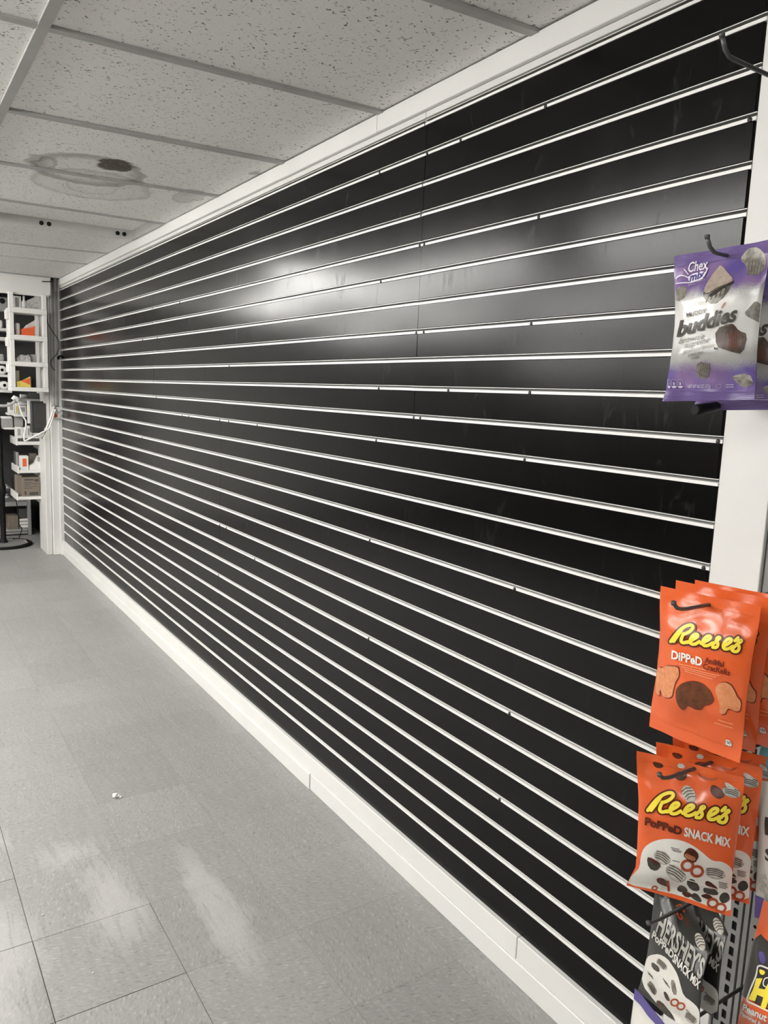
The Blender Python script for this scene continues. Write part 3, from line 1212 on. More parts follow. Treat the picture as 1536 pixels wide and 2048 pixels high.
# orange file tray with papers
tr_ = thing('paper_tray', (at_y(56, 664, CY + .03).x, CY + .06, floor_z[1]), 'orange cardboard tray of loose papers in the cubby shelf', 'tray')
xa_, xb_ = at_y(43, 655, CY + .03).x, at_y(69, 655, CY + .03).x
z0 = floor_z[1]
b = MB()
b.prism([(xa_, CY + .03, z0), (xb_, CY + .03, z0), (xb_ + .004, CY + .03, z0 + .075), (xb_ - .02, CY + .03, z0 + .062), (xa_ + .02, CY + .03, z0 + .052), (xa_, CY + .03, z0 + .045)], (0, .05, 0))
b.build('tray_body', M['orange'], tr_)
for k in range(5):
    b = MB()
    xk = xa_ + .012 + k * .017
    b.prism([(xk - .006, CY + .036 + .008 * k, z0 + .04), (xk + .018, CY + .036 + .008 * k, z0 + .05), (xk + .032, CY + .036 + .008 * k, z0 + .085 + .011 * k), (xk + .016, CY + .036 + .008 * k, z0 + .07 + .011 * k)], (0, .003, 0))
    b.build('sheet', M['paper'], tr_)
on(1, 'cup', 'crumpled white paper cup beside the orange tray in the cubby shelf', 'cup', 'paper', 33, 41, 646, CY + .05, .03, .006)
# third opening
b = MB()
xa_, xb_ = at_y(34, 715, CY + .03).x, at_y(62, 715, CY + .03).x
z0 = floor_z[2]
b.prism([(xa_, CY + .03, z0), (xb_, CY + .03, z0), (xb_ - .004, CY + .03, z0 + .03), (xb_ - .016, CY + .03, z0 + .055), (xb_ - .03, CY + .03, z0 + .045), (xa_ + .03, CY + .03, z0 + .052), (xa_, CY + .03, z0 + .02)], (0, .09, 0))
tag(b.build('wrapped_bundle', M['clothgrey']), 'grey plastic wrapped bundle lying in the middle opening of the cubby shelf', 'bundle')
on(2, 'small_box', 'small grey box right of the wrapped bundle in the cubby shelf', 'box', 'boxgrey', 63, 74, 709, CY + .06, .06)
# bottom opening
bx = thing('display_box', (at_y(48, 766, CY + .02).x, CY + .05, floor_z[3]), 'yellow and orange open snack box in the bottom opening of the cubby shelf', 'box')
xa_, xb_ = at_y(33, 755, CY + .02).x, at_y(61, 755, CY + .02).x
z0 = floor_z[3]
b = MB()
b.prism([(xa_, CY + .02, z0), (xb_, CY + .02, z0), (xb_, CY + .02, z0 + .08), (xb_ - .03, CY + .02, z0 + .062), (xa_ + .03, CY + .02, z0 + .045), (xa_, CY + .02, z0 + .04)], (0, .07, 0))
b.build('box_body', M['yellow'], bx)
MB().prism([(xa_ + .03, CY + .018, z0 + .045), (xb_ - .005, CY + .018, z0 + .02), (xb_ - .005, CY + .018, z0 + .07), (xb_ - .03, CY + .018, z0 + .06)], (0, .0015, 0)).build('printed_panel', M['orange'], bx)
bt = thing('dark_bottle', (at_y(67, 766, CY + .05).x, CY + .05, z0), 'slim black bottle beside the yellow snack box in the cubby shelf', 'bottle')
MB().lathe(bt.location, (0, 0, 1), [(0, 0), (0, .011), (.06, .011), (.075, .005)], 14).build('bottle_body', M['black'], bt)
MB().lathe(Vector(bt.location) + Vector((0, 0, .0755)), (0, 0, 1), [(0, .006), (.016, .005), (.016, 0)], 12).build('bottle_cap', M['black'], bt)
on(3, 'paper_packet', 'narrow white packet behind the yellow snack box in the cubby shelf', 'packet', 'paper', 33, 40, 741, CY + .1, .03)

# ---- shelving seen past the left edge of the cubby: long boards with rolls
BY = 7.2
sh = thing('back_shelving', at_y(5, 800, BY), 'white metal shelving left of the cubby shelf with rolls and packets', 'shelving')
xw = at_y(22, 700, BY).x
bands = [(656, 662), (674, 681), (722, 728), (749, 754), (779, 785)]
bz = []
for (a_, c_) in bands:
    z0, z1 = at_y(5, c_, BY).z, at_y(5, a_, BY).z
    bz.append(z1)
    MB().box(0.35, xw, BY, BY + .25, z0, z1, .002).build('shelf_board', M['white'], sh)
MB().box(.35, 1.20, BY + .26, BY + .28, .95, 2.05).build('back_panel', M['charcoal'], sh)  # dark sheet added to darken the gaps behind cubby and shelves
for n_, (px, row, r_, lab) in enumerate(((5, 3, .036, 'upper white paper roll end on the shelving at the left edge'),
                                        (9, 4, .034, 'lower white paper roll end on the shelving at the left edge'))):
    zc_ = bz[row] + r_ + .001
    xx = at_y(px, 760, BY + .01).x
    ro = thing('paper_roll', (xx, BY + .08, bz[row]), lab, 'roll')
    MB().lathe((xx, BY + .01, zc_), (0, 1, 0), [(0, .013), (0, r_ - .004), (.004, r_), (.19, r_), (.19, .013)], 24).build('roll', M['paper'], ro)
    MB().lathe((xx, BY + .012, zc_), (0, 1, 0), [(.0, .0125), (.18, .0125)], 16).build('core', M['carton'], ro)
k_ = 0
for (px0_, px1_, pt, row, mt, lab) in ((-4, 7, 640, 0, 'paper', 'white packet on the topmost board left of the cubby shelf'),
                                       (-6, 8, 708, 2, 'clothgrey', 'pale crumpled packet on the board left of the cubby middle')):
    z0 = bz[row] + .001
    zt_ = at_y(1, pt, BY + .02).z
    tag(MB().box(at_y(px0_, 700, BY + .02).x, at_y(px1_, 700, BY + .02).x, BY + .02, BY + .12, z0, zt_, .008).build('packet', M[mt]), lab, 'packet')
sg = thing('wall_speaker', at_y(4, 620, 6.9), 'grey box with a round black opening under the beam at the left edge', 'speaker')
MB().box(at_y(-8, 600, 6.9).x, at_y(17, 600, 6.9).x, 6.9, 7.0, at_y(5, 622, 6.9).z, at_y(5, 594, 6.9).z, .004).build('speaker_box', M['boxgrey'], sg)
cc = at_y(4.5, 602, 6.9)
MB().lathe((cc.x, 6.8995, cc.z), (0, -1, 0), [(0, .001), (.002, .019), (0, .021)], 20).build('round_opening', M['black'], sg)

# ---- grey shelf and goods under the cubby
gs = put('small_shelf', 'narrow grey shelf board under the cubby shelf', 'shelf', 'boxgrey', 40, 798, 96, 803, 6.78, .14)
zt_ = at_y(68, 798, 6.78).z
cy = thing('can', at_y(50, 797, 6.8), 'small grey can lying on the narrow shelf under the cubby', 'can')
c_ = at_y(42, 792, 6.80)
MB().lathe((c_.x, 6.83, zt_ + .0175), (1, 0, 0), [(0, 0), (0, .016), (.06, .016), (.06, 0)], 16).build('can_body', M['steel'], cy)
MB().lathe((c_.x - .003, 6.83, zt_ + .0175), (1, 0, 0), [(-.001, 0), (-.001, .017), (.004, .017)], 16).build('can_lid', M['whiteplastic'], cy)
o = MB().box(at_y(59, 790, 6.8).x, at_y(78, 790, 6.8).x, 6.8, 6.86, zt_ + .001, at_y(68, 786, 6.8).z, .002).build('carton', M['boxdark'])
tag(o, 'black carton right of the can on the narrow shelf', 'carton')

# dark enamel box on the pillar side
db = thing('panel_box', at_y(80, 866, 6.60), 'dark grey metal box mounted beside the pillar under the cubby shelf', 'metal box')
pbox(63, 803, 98, 866, 6.64, .10, .006).build('box_body', M['darkbox'], db)
pbox(69, 806, 93, 856, 6.634, .0055, .002).build('box_door', M['charcoal'], db)
o = pbox(55.5, 801, 62, 847, 6.70, .03, .002).build('label_strip', M['boxwhite'])
tag(o, 'tall narrow white strip standing left of the dark grey box', 'strip')

# ---- three white wall shelves with their goods
SHELF = [(36, 883, 90, 890, 6.86, 'upper'), (39, 940, 91, 946, 6.86, 'middle'), (37, 993, 92, 999, 6.86, 'lower')]
stop = []
for (a_, b_, c_, d_, Y, nm) in SHELF:
    s_ = thing('wall_shelf', at_y((a_ + c_) / 2, d_, Y),
               '%s white wall shelf left of the pillar' % nm, 'shelf')
    x0, x1 = at_y(a_, (b_ + d_) / 2, Y).x, at_y(c_, (b_ + d_) / 2, Y).x + .02
    z0, z1 = at_y((a_ + c_) / 2, d_, Y).z, at_y((a_ + c_) / 2, b_, Y).z
    MB().box(x0, x1, Y, Y + .36, z0, z1, .002).build('shelf_board', M['white'], s_)
    MB().box(x1 - .055, x1 - .04, Y + .03, Y + .35, z0 - .045, z0 - .0005, .002).build('bracket', M['white'], s_)
    MB().box(x0 - .012, x0 - .0006, Y, Y + .36, z0 - .004, z1 + .03, .002).build('end_stop', M['white'], s_)
    stop.append((x0, x1, z1, Y))


def goods(k, name, label, cat, mat, px0, px1, ptop, dy, depth, bev=.0015, group=None):
    x0s, x1s, z1, Y = stop[k]
    yy = Y + dy
    x0, x1 = at_y(px0, ptop + 12, yy).x, at_y(px1, ptop + 12, yy).x
    o = MB().box(x0, x1, yy, yy + depth, z1 + .0006, at_y((px0 + px1) / 2, ptop, yy).z, bev).build(name, M[mat])
    return tag(o, label, cat, group)


def boxed(k, label, mat, mat2, px0, px1, ptop, dy, depth, group=None):
    """small carton with a printed front panel"""
    x0s, x1s, z1, Y = stop[k]
    yy = Y + dy
    x0, x1 = at_y(px0, ptop + 12, yy).x, at_y(px1, ptop + 12, yy).x
    zt = at_y((px0 + px1) / 2, ptop, yy).z
    r = thing('carton', ((x0 + x1) / 2, yy, z1), label, 'box', group)
    MB().box(x0, x1, yy, yy + depth, z1 + .0006, zt, .0015).build('carton_body', M[mat], r)
    h = zt - z1
    MB().box(x0 + (x1 - x0) * .25, x1 - (x1 - x0) * .25, yy - .0012, yy - .0003, z1 + h * .25, z1 + h * .82).build('printed_panel', M[mat2], r)
    return r


tray = goods(0, 'tray', 'dark shallow tray under the white cartons on the upper wall shelf', 'tray', 'boxdark', 36, 89, 877, .005, .12)
zb_ = stop[0][2] + .03
stop.append((stop[0][0], stop[0][1], at_y(62, 877, 6.865).z, 6.86))
names = ['first', 'second', 'third', 'fourth', 'fifth', 'sixth', 'seventh']
for n_, (a_, c_, t_) in enumerate(((32, 44.5, 854), (45, 53, 855), (53.5, 61, 852), (61.8, 69, 863), (70, 78, 866), (79, 88, 868))):
    boxed(3, '%s white carton from the left on the upper wall shelf' % names[n_], 'boxwhite', 'boxgrey', a_, c_, t_, .012, .08)
boxed(1, 'white carton with an orange print on the middle wall shelf', 'boxwhite', 'orange', 41, 57, 912, .012, .08)
goods(1, 'carton', 'narrow grey carton behind the orange printed one on the middle wall shelf', 'box', 'boxgrey', 33, 37.5, 905, .12, .05)
goods(1, 'book', 'thin dark upright book at the left end of the middle wall shelf', 'book', 'boxdark', 29.5, 32.5, 903, .16, .06)
goods(1, 'carton', 'brown upright carton at the back of the middle wall shelf', 'box', 'carton', 60, 73, 907, .14, .05)
x0s, x1s, z1, Y = stop[1]
dsp = thing('dispenser_box', at_y(75, 940, Y + .01), 'white cut-away dispenser box beside the pillar on the middle wall shelf', 'box')
pts = [(59, 939.5), (91, 939.5), (91, 914), (87, 912), (83, 921), (81.5, 913), (76.5, 912), (69, 927), (59, 932)]
P3 = [Vector((at_y(a_, c_, Y + .01).x, Y + .01, max(z1 + .0006, at_y(a_, c_, Y + .01).z))) for a_, c_ in pts]
MB().prism(P3, (0, .07, 0)).build('box_body', M['boxwhite'], dsp)
pbox(75, 914, 81, 923, Y + .0085, .001).build('printed_panel', M['boxgrey'], dsp)
# lower shelf: brown carton with printed lines and the figure 5
x0s, x1s, z1, Y = stop[2]
bc = thing('brown_carton', at_y(62, 993, Y + .012), 'brown carton printed with a black 5 on the lower wall shelf', 'carton')
cx0, cx1 = at_y(45.5, 970, Y + .012).x, at_y(80, 970, Y + .012).x
ct = at_y(62, 955, Y + .012).z
MB().box(cx0, cx1, Y + .012, Y + .17, z1 + .0006, ct, .002).build('carton_body', M['carton'], bc)
vs, fs = text_mesh('5', .02)
b = MB()
h_ = at_y(52, 983, Y).z - at_y(52, 989.5, Y).z
tx, tz = at_y(49, 989.5, Y + .011).x, at_y(49, 989.5, Y + .011).z
b.add([(tx + x * h_ * .62, Y + .0112, tz + y * h_) for x, y in vs], fs)
b.build('lettering', M['black'], bc)
b = MB()
for (a_, c_, t_, e_) in ((49, 67, 958, 961), (69, 77, 958, 963), (49, 65, 964, 965), (49, 76, 967, 968), (49, 60, 969.5, 970.3), (49, 74, 972.5, 973.3), (49, 65, 976, 977), (59, 77, 984, 990)):
    pbox(a_, t_, c_, e_, Y + .0108, .0006, mb=b)
b.build('printed_lines', M['boxdark'], bc)
goods(2, 'carton', 'brown carton with a dark diamond behind the one marked 5', 'carton', 'carton', 33.5, 44, 951, .06, .12)
jar = thing('jar', at_y(88, 993, Y + .03), 'small round pale jar with an orange label on the lower wall shelf', 'jar')
jc = at_y(87.5, 990, Y + .04)
MB().lathe((jc.x, Y + .04, z1 + .0008), (0, 0, 1), [(0, 0), (0, .017), (.03, .018), (.046, .012), (.05, 0)], 18).build('jar_body', M['boxwhite'], jar)
MB().lathe((jc.x, Y + .04, z1 + .01), (0, 0, 1), [(0, .0182), (.02, .0186)], 18).build('jar_label', M['orange'], jar)

# goods on a higher shelf left of the dark box
us = put('wall_shelf', 'short white shelf strip left of the dark grey box', 'shelf', 'white', 30, 829, 54, 833.5, 6.86, .2)
uz = at_y(42, 829, 6.86).z
for n_, (a_, c_, t_, lo, lab, mt, m2) in enumerate((
        (38.5, 53, 811, 829, 'pale carton with a dark base on the short shelf strip', 'boxwhite', 'boxgrey'),
        (17, 29.5, 806, 826, 'pale grey carton left of the short shelf strip', 'boxwhite', 'boxgrey'))):
    if n_ == 1:
        s2 = put('wall_shelf', 'small white ledge left of the short shelf strip', 'shelf', 'white', 16, 826, 30, 830.5, 6.93, .15)
        zz = at_y(23, 826, 6.93).z
        yy = 6.935
    else:
        zz, yy = uz, 6.87
    r = thing('carton', (at_y((a_ + c_) / 2, 820, yy).x, yy, zz), lab, 'box')
    MB().box(at_y(a_, 820, yy).x, at_y(c_, 820, yy).x, yy, yy + .07, zz + .0006, at_y(42, t_, yy).z, .0015).build('carton_body', M[mt], r)
    hh = at_y(42, t_, yy).z - zz
    MB().box(at_y(a_ + 3, 820, yy).x, at_y(c_ - 3, 820, yy).x, yy - .0011, yy - .0002, zz + hh * .3, zz + hh * .8).build('printed_panel', M[m2], r)
yc = thing('yellow_label_box', (at_y(33.5, 829, 6.868).x, 6.868, uz), 'tall white box with a yellow label under the white pipe elbow', 'box')
MB().box(at_y(31, 815, 6.868).x, at_y(36, 815, 6.868).x, 6.868, 6.90, uz + .0006, at_y(33, 806, 6.868).z, .001).build('box_body', M['boxwhite'], yc)
MB().box(at_y(31.6, 815, 6.868).x, at_y(35, 815, 6.868).x, 6.867, 6.8676, at_y(33, 826, 6.868).z, at_y(33, 812, 6.868).z).build('yellow_label', M['yellow'], yc)
r = put('carton', 'flat pale carton stacked above the short shelf strip', 'box', 'boxwhite', 38.5, 800, 53, 810, 6.872, .06)
# shelf with hanging packets further left
s3 = put('wall_shelf', 'grey ledge with bottles at the left above the black fan', 'shelf', 'boxwhite', 8, 855, 32, 859, 6.98, .16)
zz = at_y(20, 855, 6.98).z
r = thing('bottle_pack', (at_y(14, 855, 6.99).x, 6.99, zz), 'grey pack of bottles with a white cap strip on the ledge above the fan', 'bottle pack')
MB().box(at_y(4, 845, 6.99).x, at_y(26, 845, 6.99).x, 6.99, 7.06, zz + .0006, at_y(14, 836, 6.99).z, .003).build('pack_body', M['boxgrey'], r)
MB().box(at_y(3, 845, 6.988).x, at_y(24, 845, 6.988).x, 6.987, 7.06, at_y(14, 837, 6.99).z, at_y(14, 833, 6.99).z, .001).build('cap_strip', M['whiteplastic'], r)
r = put('carton', 'grey carton standing above the cartons of the upper wall shelf', 'box', 'boxgrey', 30, 834, 46, 853, 6.95, .08)

# white pipe with an elbow
pp = thing('white_pipe', at_y(20, 812, 6.75), 'white plastic pipe with an elbow left of the dark grey box', 'pipe')
c1 = [at_y(a_, b_, 6.75) for a_, b_ in ((-14, 812), (10, 811.5), (20, 810), (28, 804), (33, 799))]
MB().tube(c1, .011, 10).build('pipe_run', M['clothgrey'], pp)
MB().tube([at_y(a_, b_, 6.745) for a_, b_ in ((25, 799), (29, 795), (34, 797), (36, 804))], [.014, .019, .017, .012], 12).build('elbow', M['whiteplastic'], pp)

# ---- low rack on the floor behind the fan
RY = 7.58
lr = thing('low_rack', at_y(30, 1069, RY), 'grey wooden floor rack with one upright behind the fan', 'rack')
x1 = at_y(63, 1040, RY).x
zt_ = at_y(30, 1005, RY).z
zb_ = at_y(30, 1013, RY).z
MB().box(.45, x1 - .03, RY + .01, RY + .34, zb_, zt_, .003).build('shelf_board', M['boxgrey'], lr)
MB().box(x1 - .027, x1, RY, RY + .34, 0.0005, zt_ + .03, .003).build('upright', M['boxgrey'], lr)
zc_ = at_y(30, 1059, RY).z
zd_ = at_y(30, 1064, RY).z
MB().box(.45, x1 - .03, RY + .006, RY + .34, zd_ + .001, zc_, .003).build('base_board', M['boxgrey'], lr)
MB().box(.45, x1 - .03, RY + .014, RY + .03, .012, zd_, .003).build('plinth', M['boxgrey'], lr)
o = MB().box(at_y(16, 1045, RY + .02).x, at_y(37, 1045, RY + .02).x, RY + .02, RY + .2, zc_ + .0006, at_y(26, 1032, RY + .02).z, .002).build('carton', M['carton'])
tag(o, 'brown printed carton on the base of the floor rack', 'carton')
zz = zc_ + .0006
for n_, lab in enumerate(('bottom', 'middle', 'top')):
    x0, xx1 = at_y(39, 1045, RY + .03).x, at_y(57.5, 1045, RY + .03).x
    hgt = .029
    b = MB()
    pr = [(RY + .03 + .014 - .014 * math.sin(a_), zz + hgt / 2 - hgt / 2 * math.cos(a_)) for a_ in np.linspace(0, math.pi, 7)]
    pts = [(x0, y_, z_) for y_, z_ in pr] + [(x0, RY + .2, zz + hgt), (x0, RY + .2, zz)]
    b.prism(pts, (xx1 - x0, 0, 0))
    tag(b.build('folded_towel', M['boxwhite']), 'pale folded towel, %s of the pile on the floor rack' % lab, 'towel')
    zz += hgt + .0008
o = MB().box(at_y(38, 1030, RY + .05).x, at_y(56, 1030, RY + .05).x, RY + .05, RY + .18, zz + .001, at_y(45, 1019, RY).z, .004).build('carton', M['boxdark'])
tag(o, 'dark carton with pale stripes on top of the folded towels', 'carton')
b = MB()
for _ in range(26):
    x_ = random.uniform(.62, x1 - .07)
    z_ = random.uniform(zt_ + .012, zt_ + .16) 
    y_ = random.uniform(RY + .03, RY + .2)
    bm = bmesh.new()
    bmesh.ops.create_icosphere(bm, subdivisions=1, radius=1)
    rr_ = random.uniform(.02, .04)
    vs = [(x_ + v.co.x * rr_ * random.uniform(.8, 1.3), y_ + v.co.y * rr_, max(zt_ + .001, z_ + v.co.z * rr_ * random.uniform(.4, .8))) for v in bm.verts]
    fs = [[v.index for v in f.verts] for f in bm.faces]
    b.add(vs, fs, False)
    bm.free()
tag(b.build('crumpled_packets', M['clothgrey']), 'heap of crumpled clear packets on the floor rack', 'packets', kind='stuff')

# ---- black pedestal fan, seen edge-on at the left edge
fc = Vector((0.862, 7.175, 0))
fan = thing('pedestal_fan', fc, 'black pedestal fan with a flat round base at the left edge', 'fan')
b = MB()
b.lathe(fc, (0, 0, 1), [(0.0005, 0), (0.0005, .212), (.006, .222), (.018, .222), (.024, .212), (.022, .196), (.02, .19), (.02, 0)], 48)
b.build('base', M['black'], fan)
b = MB()
seg = [a_ for a_ in np.linspace(math.radians(20), math.radians(338), 40)]
b.prism([(fc.x + .188 * math.cos(a_), fc.y + .188 * math.sin(a_), .0203) for a_ in seg] , (0, 0, .004))
b.build('base_plate', M['fanbase'], fan)
MB().tube([fc + Vector((.185 * math.cos(a_), .185 * math.sin(a_), .024)) for a_ in (math.radians(20), math.radians(338))], .007, 8).build('base_rib', M['boxgrey'], fan)
MB().lathe(fc, (0, 0, 1), [(.024, .034), (.05, .026), (.06, .0215), (.42, .0215), (.44, .032), (.50, .032), (.53, .02), (.60, .0165), (.98, .0165)], 20).build('pole', M['black'], fan)
hc = fc + Vector((-.02, 0, 1.02))
MB().lathe(hc + Vector((.0, 0, 0)), (-1, 0.1, 0), [(-.09, 0), (-.085, .05), (-.02, .058), (.03, .055), (.05, .03)], 24).build('motor', M['black'], fan)
b = MB()
ax = Vector((-1, .1, 0)).normalized()
xx = ax.orthogonal().normalized()
yy = ax.cross(xx)
g0 = hc + ax * .06
for (h, r_) in ((-.05, .06), (-.045, .12), (-.03, .17), (0, .205), (.03, .17), (.045, .12), (.05, .06)):
    b.tube([g0 + ax * h + (xx * math.cos(t) + yy * math.sin(t)) * r_ for t in np.linspace(0, 2 * math.pi, 41)], .0028 if abs(r_ - .205) > .01 else .007, 6, False)
for t in np.linspace(0, 2 * math.pi, 37)[:-1]:
    d_ = xx * math.cos(t) + yy * math.sin(t)
    b.tube([g0 + ax * h + d_ * r_ for (h, r_) in ((-.055, .03), (-.045, .12), (0, .205), (.045, .12), (.055, .03))], .0018, 5, False)
b.build('guard', M['black'], fan)
for k in range(3):
    a0 = k * 2.0944
    b = MB()
    vs = []
    for (r_, da, th) in ((.03, -.3, -.012), (.17, -.5, -.02), (.18, .1, .0), (.15, .55, .02), (.03, .4, .012)):
        d_ = xx * math.cos(a0 + da) + yy * math.sin(a0 + da)
        vs.append(g0 + d_ * r_ + ax * th)
    b.prism(vs, ax * .003)
    b.build('blade', M['charcoal'], fan)
cr = [at_y(a_, b_, 7.16) for a_, b_ in ((23, 955), (25, 968), (28, 985), (32, 1000), (35, 1015), (37, 1035), (38, 1050))]
cr += [Vector((1.02, 7.25, .12)), Vector((1.0, 7.30, .03)), Vector((.95, 7.30, .028))]
tag(MB().tube(cr, .004, 7).build('power_cord', M['black']), 'thin black power cord hanging behind the fan', 'cord')

# ---- pillar: conduits, outlet, cords
CYY = 6.598
cset = [((101, 557), (107, 812), .010, 'conduit2', 'pale grey vertical conduit, leftmost on the pillar'),
        ((104.5, 557), (109.5, 812), .008, 'conduit', 'dark grey vertical conduit, second from the left on the pillar'),
        ((108.5, 557), (112, 812), .010, 'conduit2', 'pale grey vertical conduit, third from the left on the pillar'),
        ((112.5, 557), (115, 812), .008, 'conduit', 'dark grey vertical conduit, rightmost on the pillar')]
for (p0, p1, r_, mt, lab) in cset:
    a_, c_ = at_y(p0[0], p0[1], CYY), at_y(p1[0], p1[1], CYY)
    a_.z = ZC - .004
    q = thing('conduit', c_, lab, 'conduit')
    MB().tube([a_, a_.lerp(c_, .5) + Vector((random.uniform(-.003, .003), 0, 0)), c_], r_, 10).build('pipe', M[mt], q)
    MB().tube([a_.lerp(c_, .995), c_], r_ * 1.3, 10).build('coupling', M['steel'], q)
o = pbox(107.5, 556, 113.5, 583, CYY - .022, .01, .002).build('pillar_plate', M['conduit'])
tag(o, 'grey sheet metal strip over the conduits below the ceiling', 'metal strip')
q = thing('cable_clip', at_y(119, 715, CYY), 'black cable clip on the corner beside the slats', 'clip')
MB().tube([at_y(115, 715, 6.585), at_y(119, 712.5, 6.583), at_y(124, 711.5, 6.575)], .007, 8).build('clip_arm', M['black'], q)
pbox(114.5, 713, 119, 719, 6.588, .01, .002).build('clip_block', M['black'], q)
tag(MB().tube([at_y(83, 585, 6.49) + Vector((0, -.004, 0)), at_y(106, 585, 6.49) + Vector((0, -.004, 0))], .0001, 4).build('wire', M['black']), 'thin dark wire under the beam', 'wire') if False else None
cab = [at_y(a_, b_, 6.575) for a_, b_ in ((90, 590), (90.5, 612), (92, 628), (96, 648), (104, 662), (113, 674), (118, 684), (118, 698), (112, 710), (107, 715), (102, 722), (102, 731), (106, 737), (110, 741))]
tag(MB().tube([Vector(v) for v in cab], .0032, 7).build('hanging_cable', M['charcoal']), 'loose dark cable curling over the conduits on the pillar', 'cable')
tag(MB().tube([at_y(84, 563, 6.49), at_y(106, 563.5, 6.49)], .0035, 6).build('wire_stub', M['black']), 'short black wire sticking out across the beam end', 'wire')
# outlet plate with four sockets
op = thing('outlet_plate', at_y(115, 838, 6.60), 'grey metal outlet plate with sockets at the foot of the conduits', 'outlet')
ox0, ox1 = at_y(105, 826, 6.59).x, at_y(126, 826, 6.59).x
oz0, oz1 = at_y(116, 838, 6.59).z, at_y(116, 813.5, 6.59).z
MB().box(ox0, ox1, 6.572, 6.611, oz0, oz1, .004).build('plate', M['conduit2'], op)
so = None
for k, (sx, sy) in enumerate(((110, 821), (120.5, 821), (110, 831), (120.5, 831))):
    c_ = at_y(sx, sy, 6.572)
    s_ = MB().lathe((c_.x, 6.5715, c_.z), (0, -1, 0), [(0, 0.001), (0, .0165), (.003, .0155), (.003, .0005)], 18).build(
        'socket', M['whiteplastic'] if k != 2 else M['orange'], op)
    b = MB()
    b.box(c_.x - .007, c_.x - .0045, 6.5668, 6.5682, c_.z - .001, c_.z + .008)
    b.box(c_.x + .0045, c_.x + .007, 6.5668, 6.5682, c_.z - .001, c_.z + .008)
    b.box(c_.x - .002, c_.x + .002, 6.5668, 6.5682, c_.z - .010, c_.z - .006)
    b.build('slots', M['black'], s_)
pc = at_y(110, 821, 6.56)
wc = thing('extension_cable', pc, 'white power cord looping from the outlet down to the wall shelf', 'cord')
MB().tube([Vector((pc.x, 6.566, pc.z)), Vector((pc.x, 6.545, pc.z)), Vector((pc.x - .006, 6.538, pc.z - .008))], [.012, .011, .005], 12).build('plug', M['whiteplastic'], wc)
pth = [(109, 823, 6.54), (106, 835, 6.53), (102, 848, 6.53), (98, 857, 6.53), (90, 862, 6.53), (78, 868, 6.55), (66, 874, 6.6), (50, 882, 6.72), (48, 880, 6.74), (49, 867, 6.74), (52, 852, 6.74), (52, 842, 6.74), (46, 832, 6.74), (41, 820, 6.74), (37, 806, 6.74), (35, 799, 6.74)]
MB().tube([at_y(*q_) for q_ in pth], .0062, 8).build('cable', M['whiteplastic'], wc)
pth = [(109, 812, 6.56), (107, 818, 6.555), (104, 828, 6.55), (100, 840, 6.55), (94, 854, 6.55), (88, 868, 6.56), (83, 876, 6.6)]
tag(MB().tube([at_y(*q_) for q_ in pth], [.008, .008, .0085, .0085, .0085, .008, .007], 8).build('grey_cord', M['conduit2']), 'grey flexible cord running from the conduits across the dark box', 'cord')

# crumbs on the floor
b = MB()
bm = bmesh.new()
bmesh.ops.create_icosphere(bm, subdivisions=2, radius=1)
rnd = random.Random(5)
c_ = at_z(231, 1594, 0)
for (dx, dy, r_) in ((0, 0, .0105), (.010, -.004, .006), (.0145, -.012, .0045)):
    k_ = [1 + rnd.uniform(-.22, .22) for _ in bm.verts]
    vs = [(c_.x + dx + v.co.x * r_ * k_[v.index], c_.y + dy + v.co.y * r_ * k_[v.index], max(.0002, r_ * .6 + v.co.z * r_ * .7 * k_[v.index])) for v in bm.verts]
    b.add(vs, [[v.index for v in f.verts] for f in bm.faces])
tag(b.build('paper_crumb', M['paper']), 'small white crumpled scrap on the grey floor tiles', 'scrap')
for n_, (px, py, r_, lab) in enumerate(((86, 1831, .0035, 'tiny white crumb on the pale dusty floor tile'), (186, 1947, .003, 'tiny white crumb nearer the camera on the dusty tile'))):
    c_ = at_z(px, py, 0)
    vs = [(c_.x + v.co.x * r_, c_.y + v.co.y * r_ * .7, max(.0002, r_ * .5 + v.co.z * r_ * .6)) for v in bm.verts]
    tag(MB().add(vs, [[v.index for v in f.verts] for f in bm.faces]).build('crumb', M['paper']), lab, 'crumb')
bm.free()


# ================================================================== SNACK RACK AT THE RIGHT EDGE
PX = 1.25            # front face of the slotted uprights
rack = thing('display_rack', (PX + .02, .62, 0), 'grey slotted steel display rack beside the slat wall end', 'rack')


def hole_plate(name, y0, y1, z0, z1, x, th, hy, hz0, pitch, n, shape, mt):
    """plate in the plane x with a column of holes, built in runs of ten"""
    b = MB()
    per = 10
    zc0 = z0
    k = 0
    while k < n:
        m_ = min(per, n - k)
        zt_ = z1 if k + m_ >= n else hz0 + (k + m_ - .5) * pitch
        loops = [[(x, y0, zc0), (x, y1, zc0), (x, y1, zt_), (x, y0, zt_)]]
        for q in range(k, k + m_):
            zc = hz0 + q * pitch
            loops.append([(x, hy + dy, zc + dz) for dy, dz in shape])
        b.plate(loops, (th, 0, 0))
        zc0 = zt_
        k += m_
    return b.build(name, M[mt], rack)


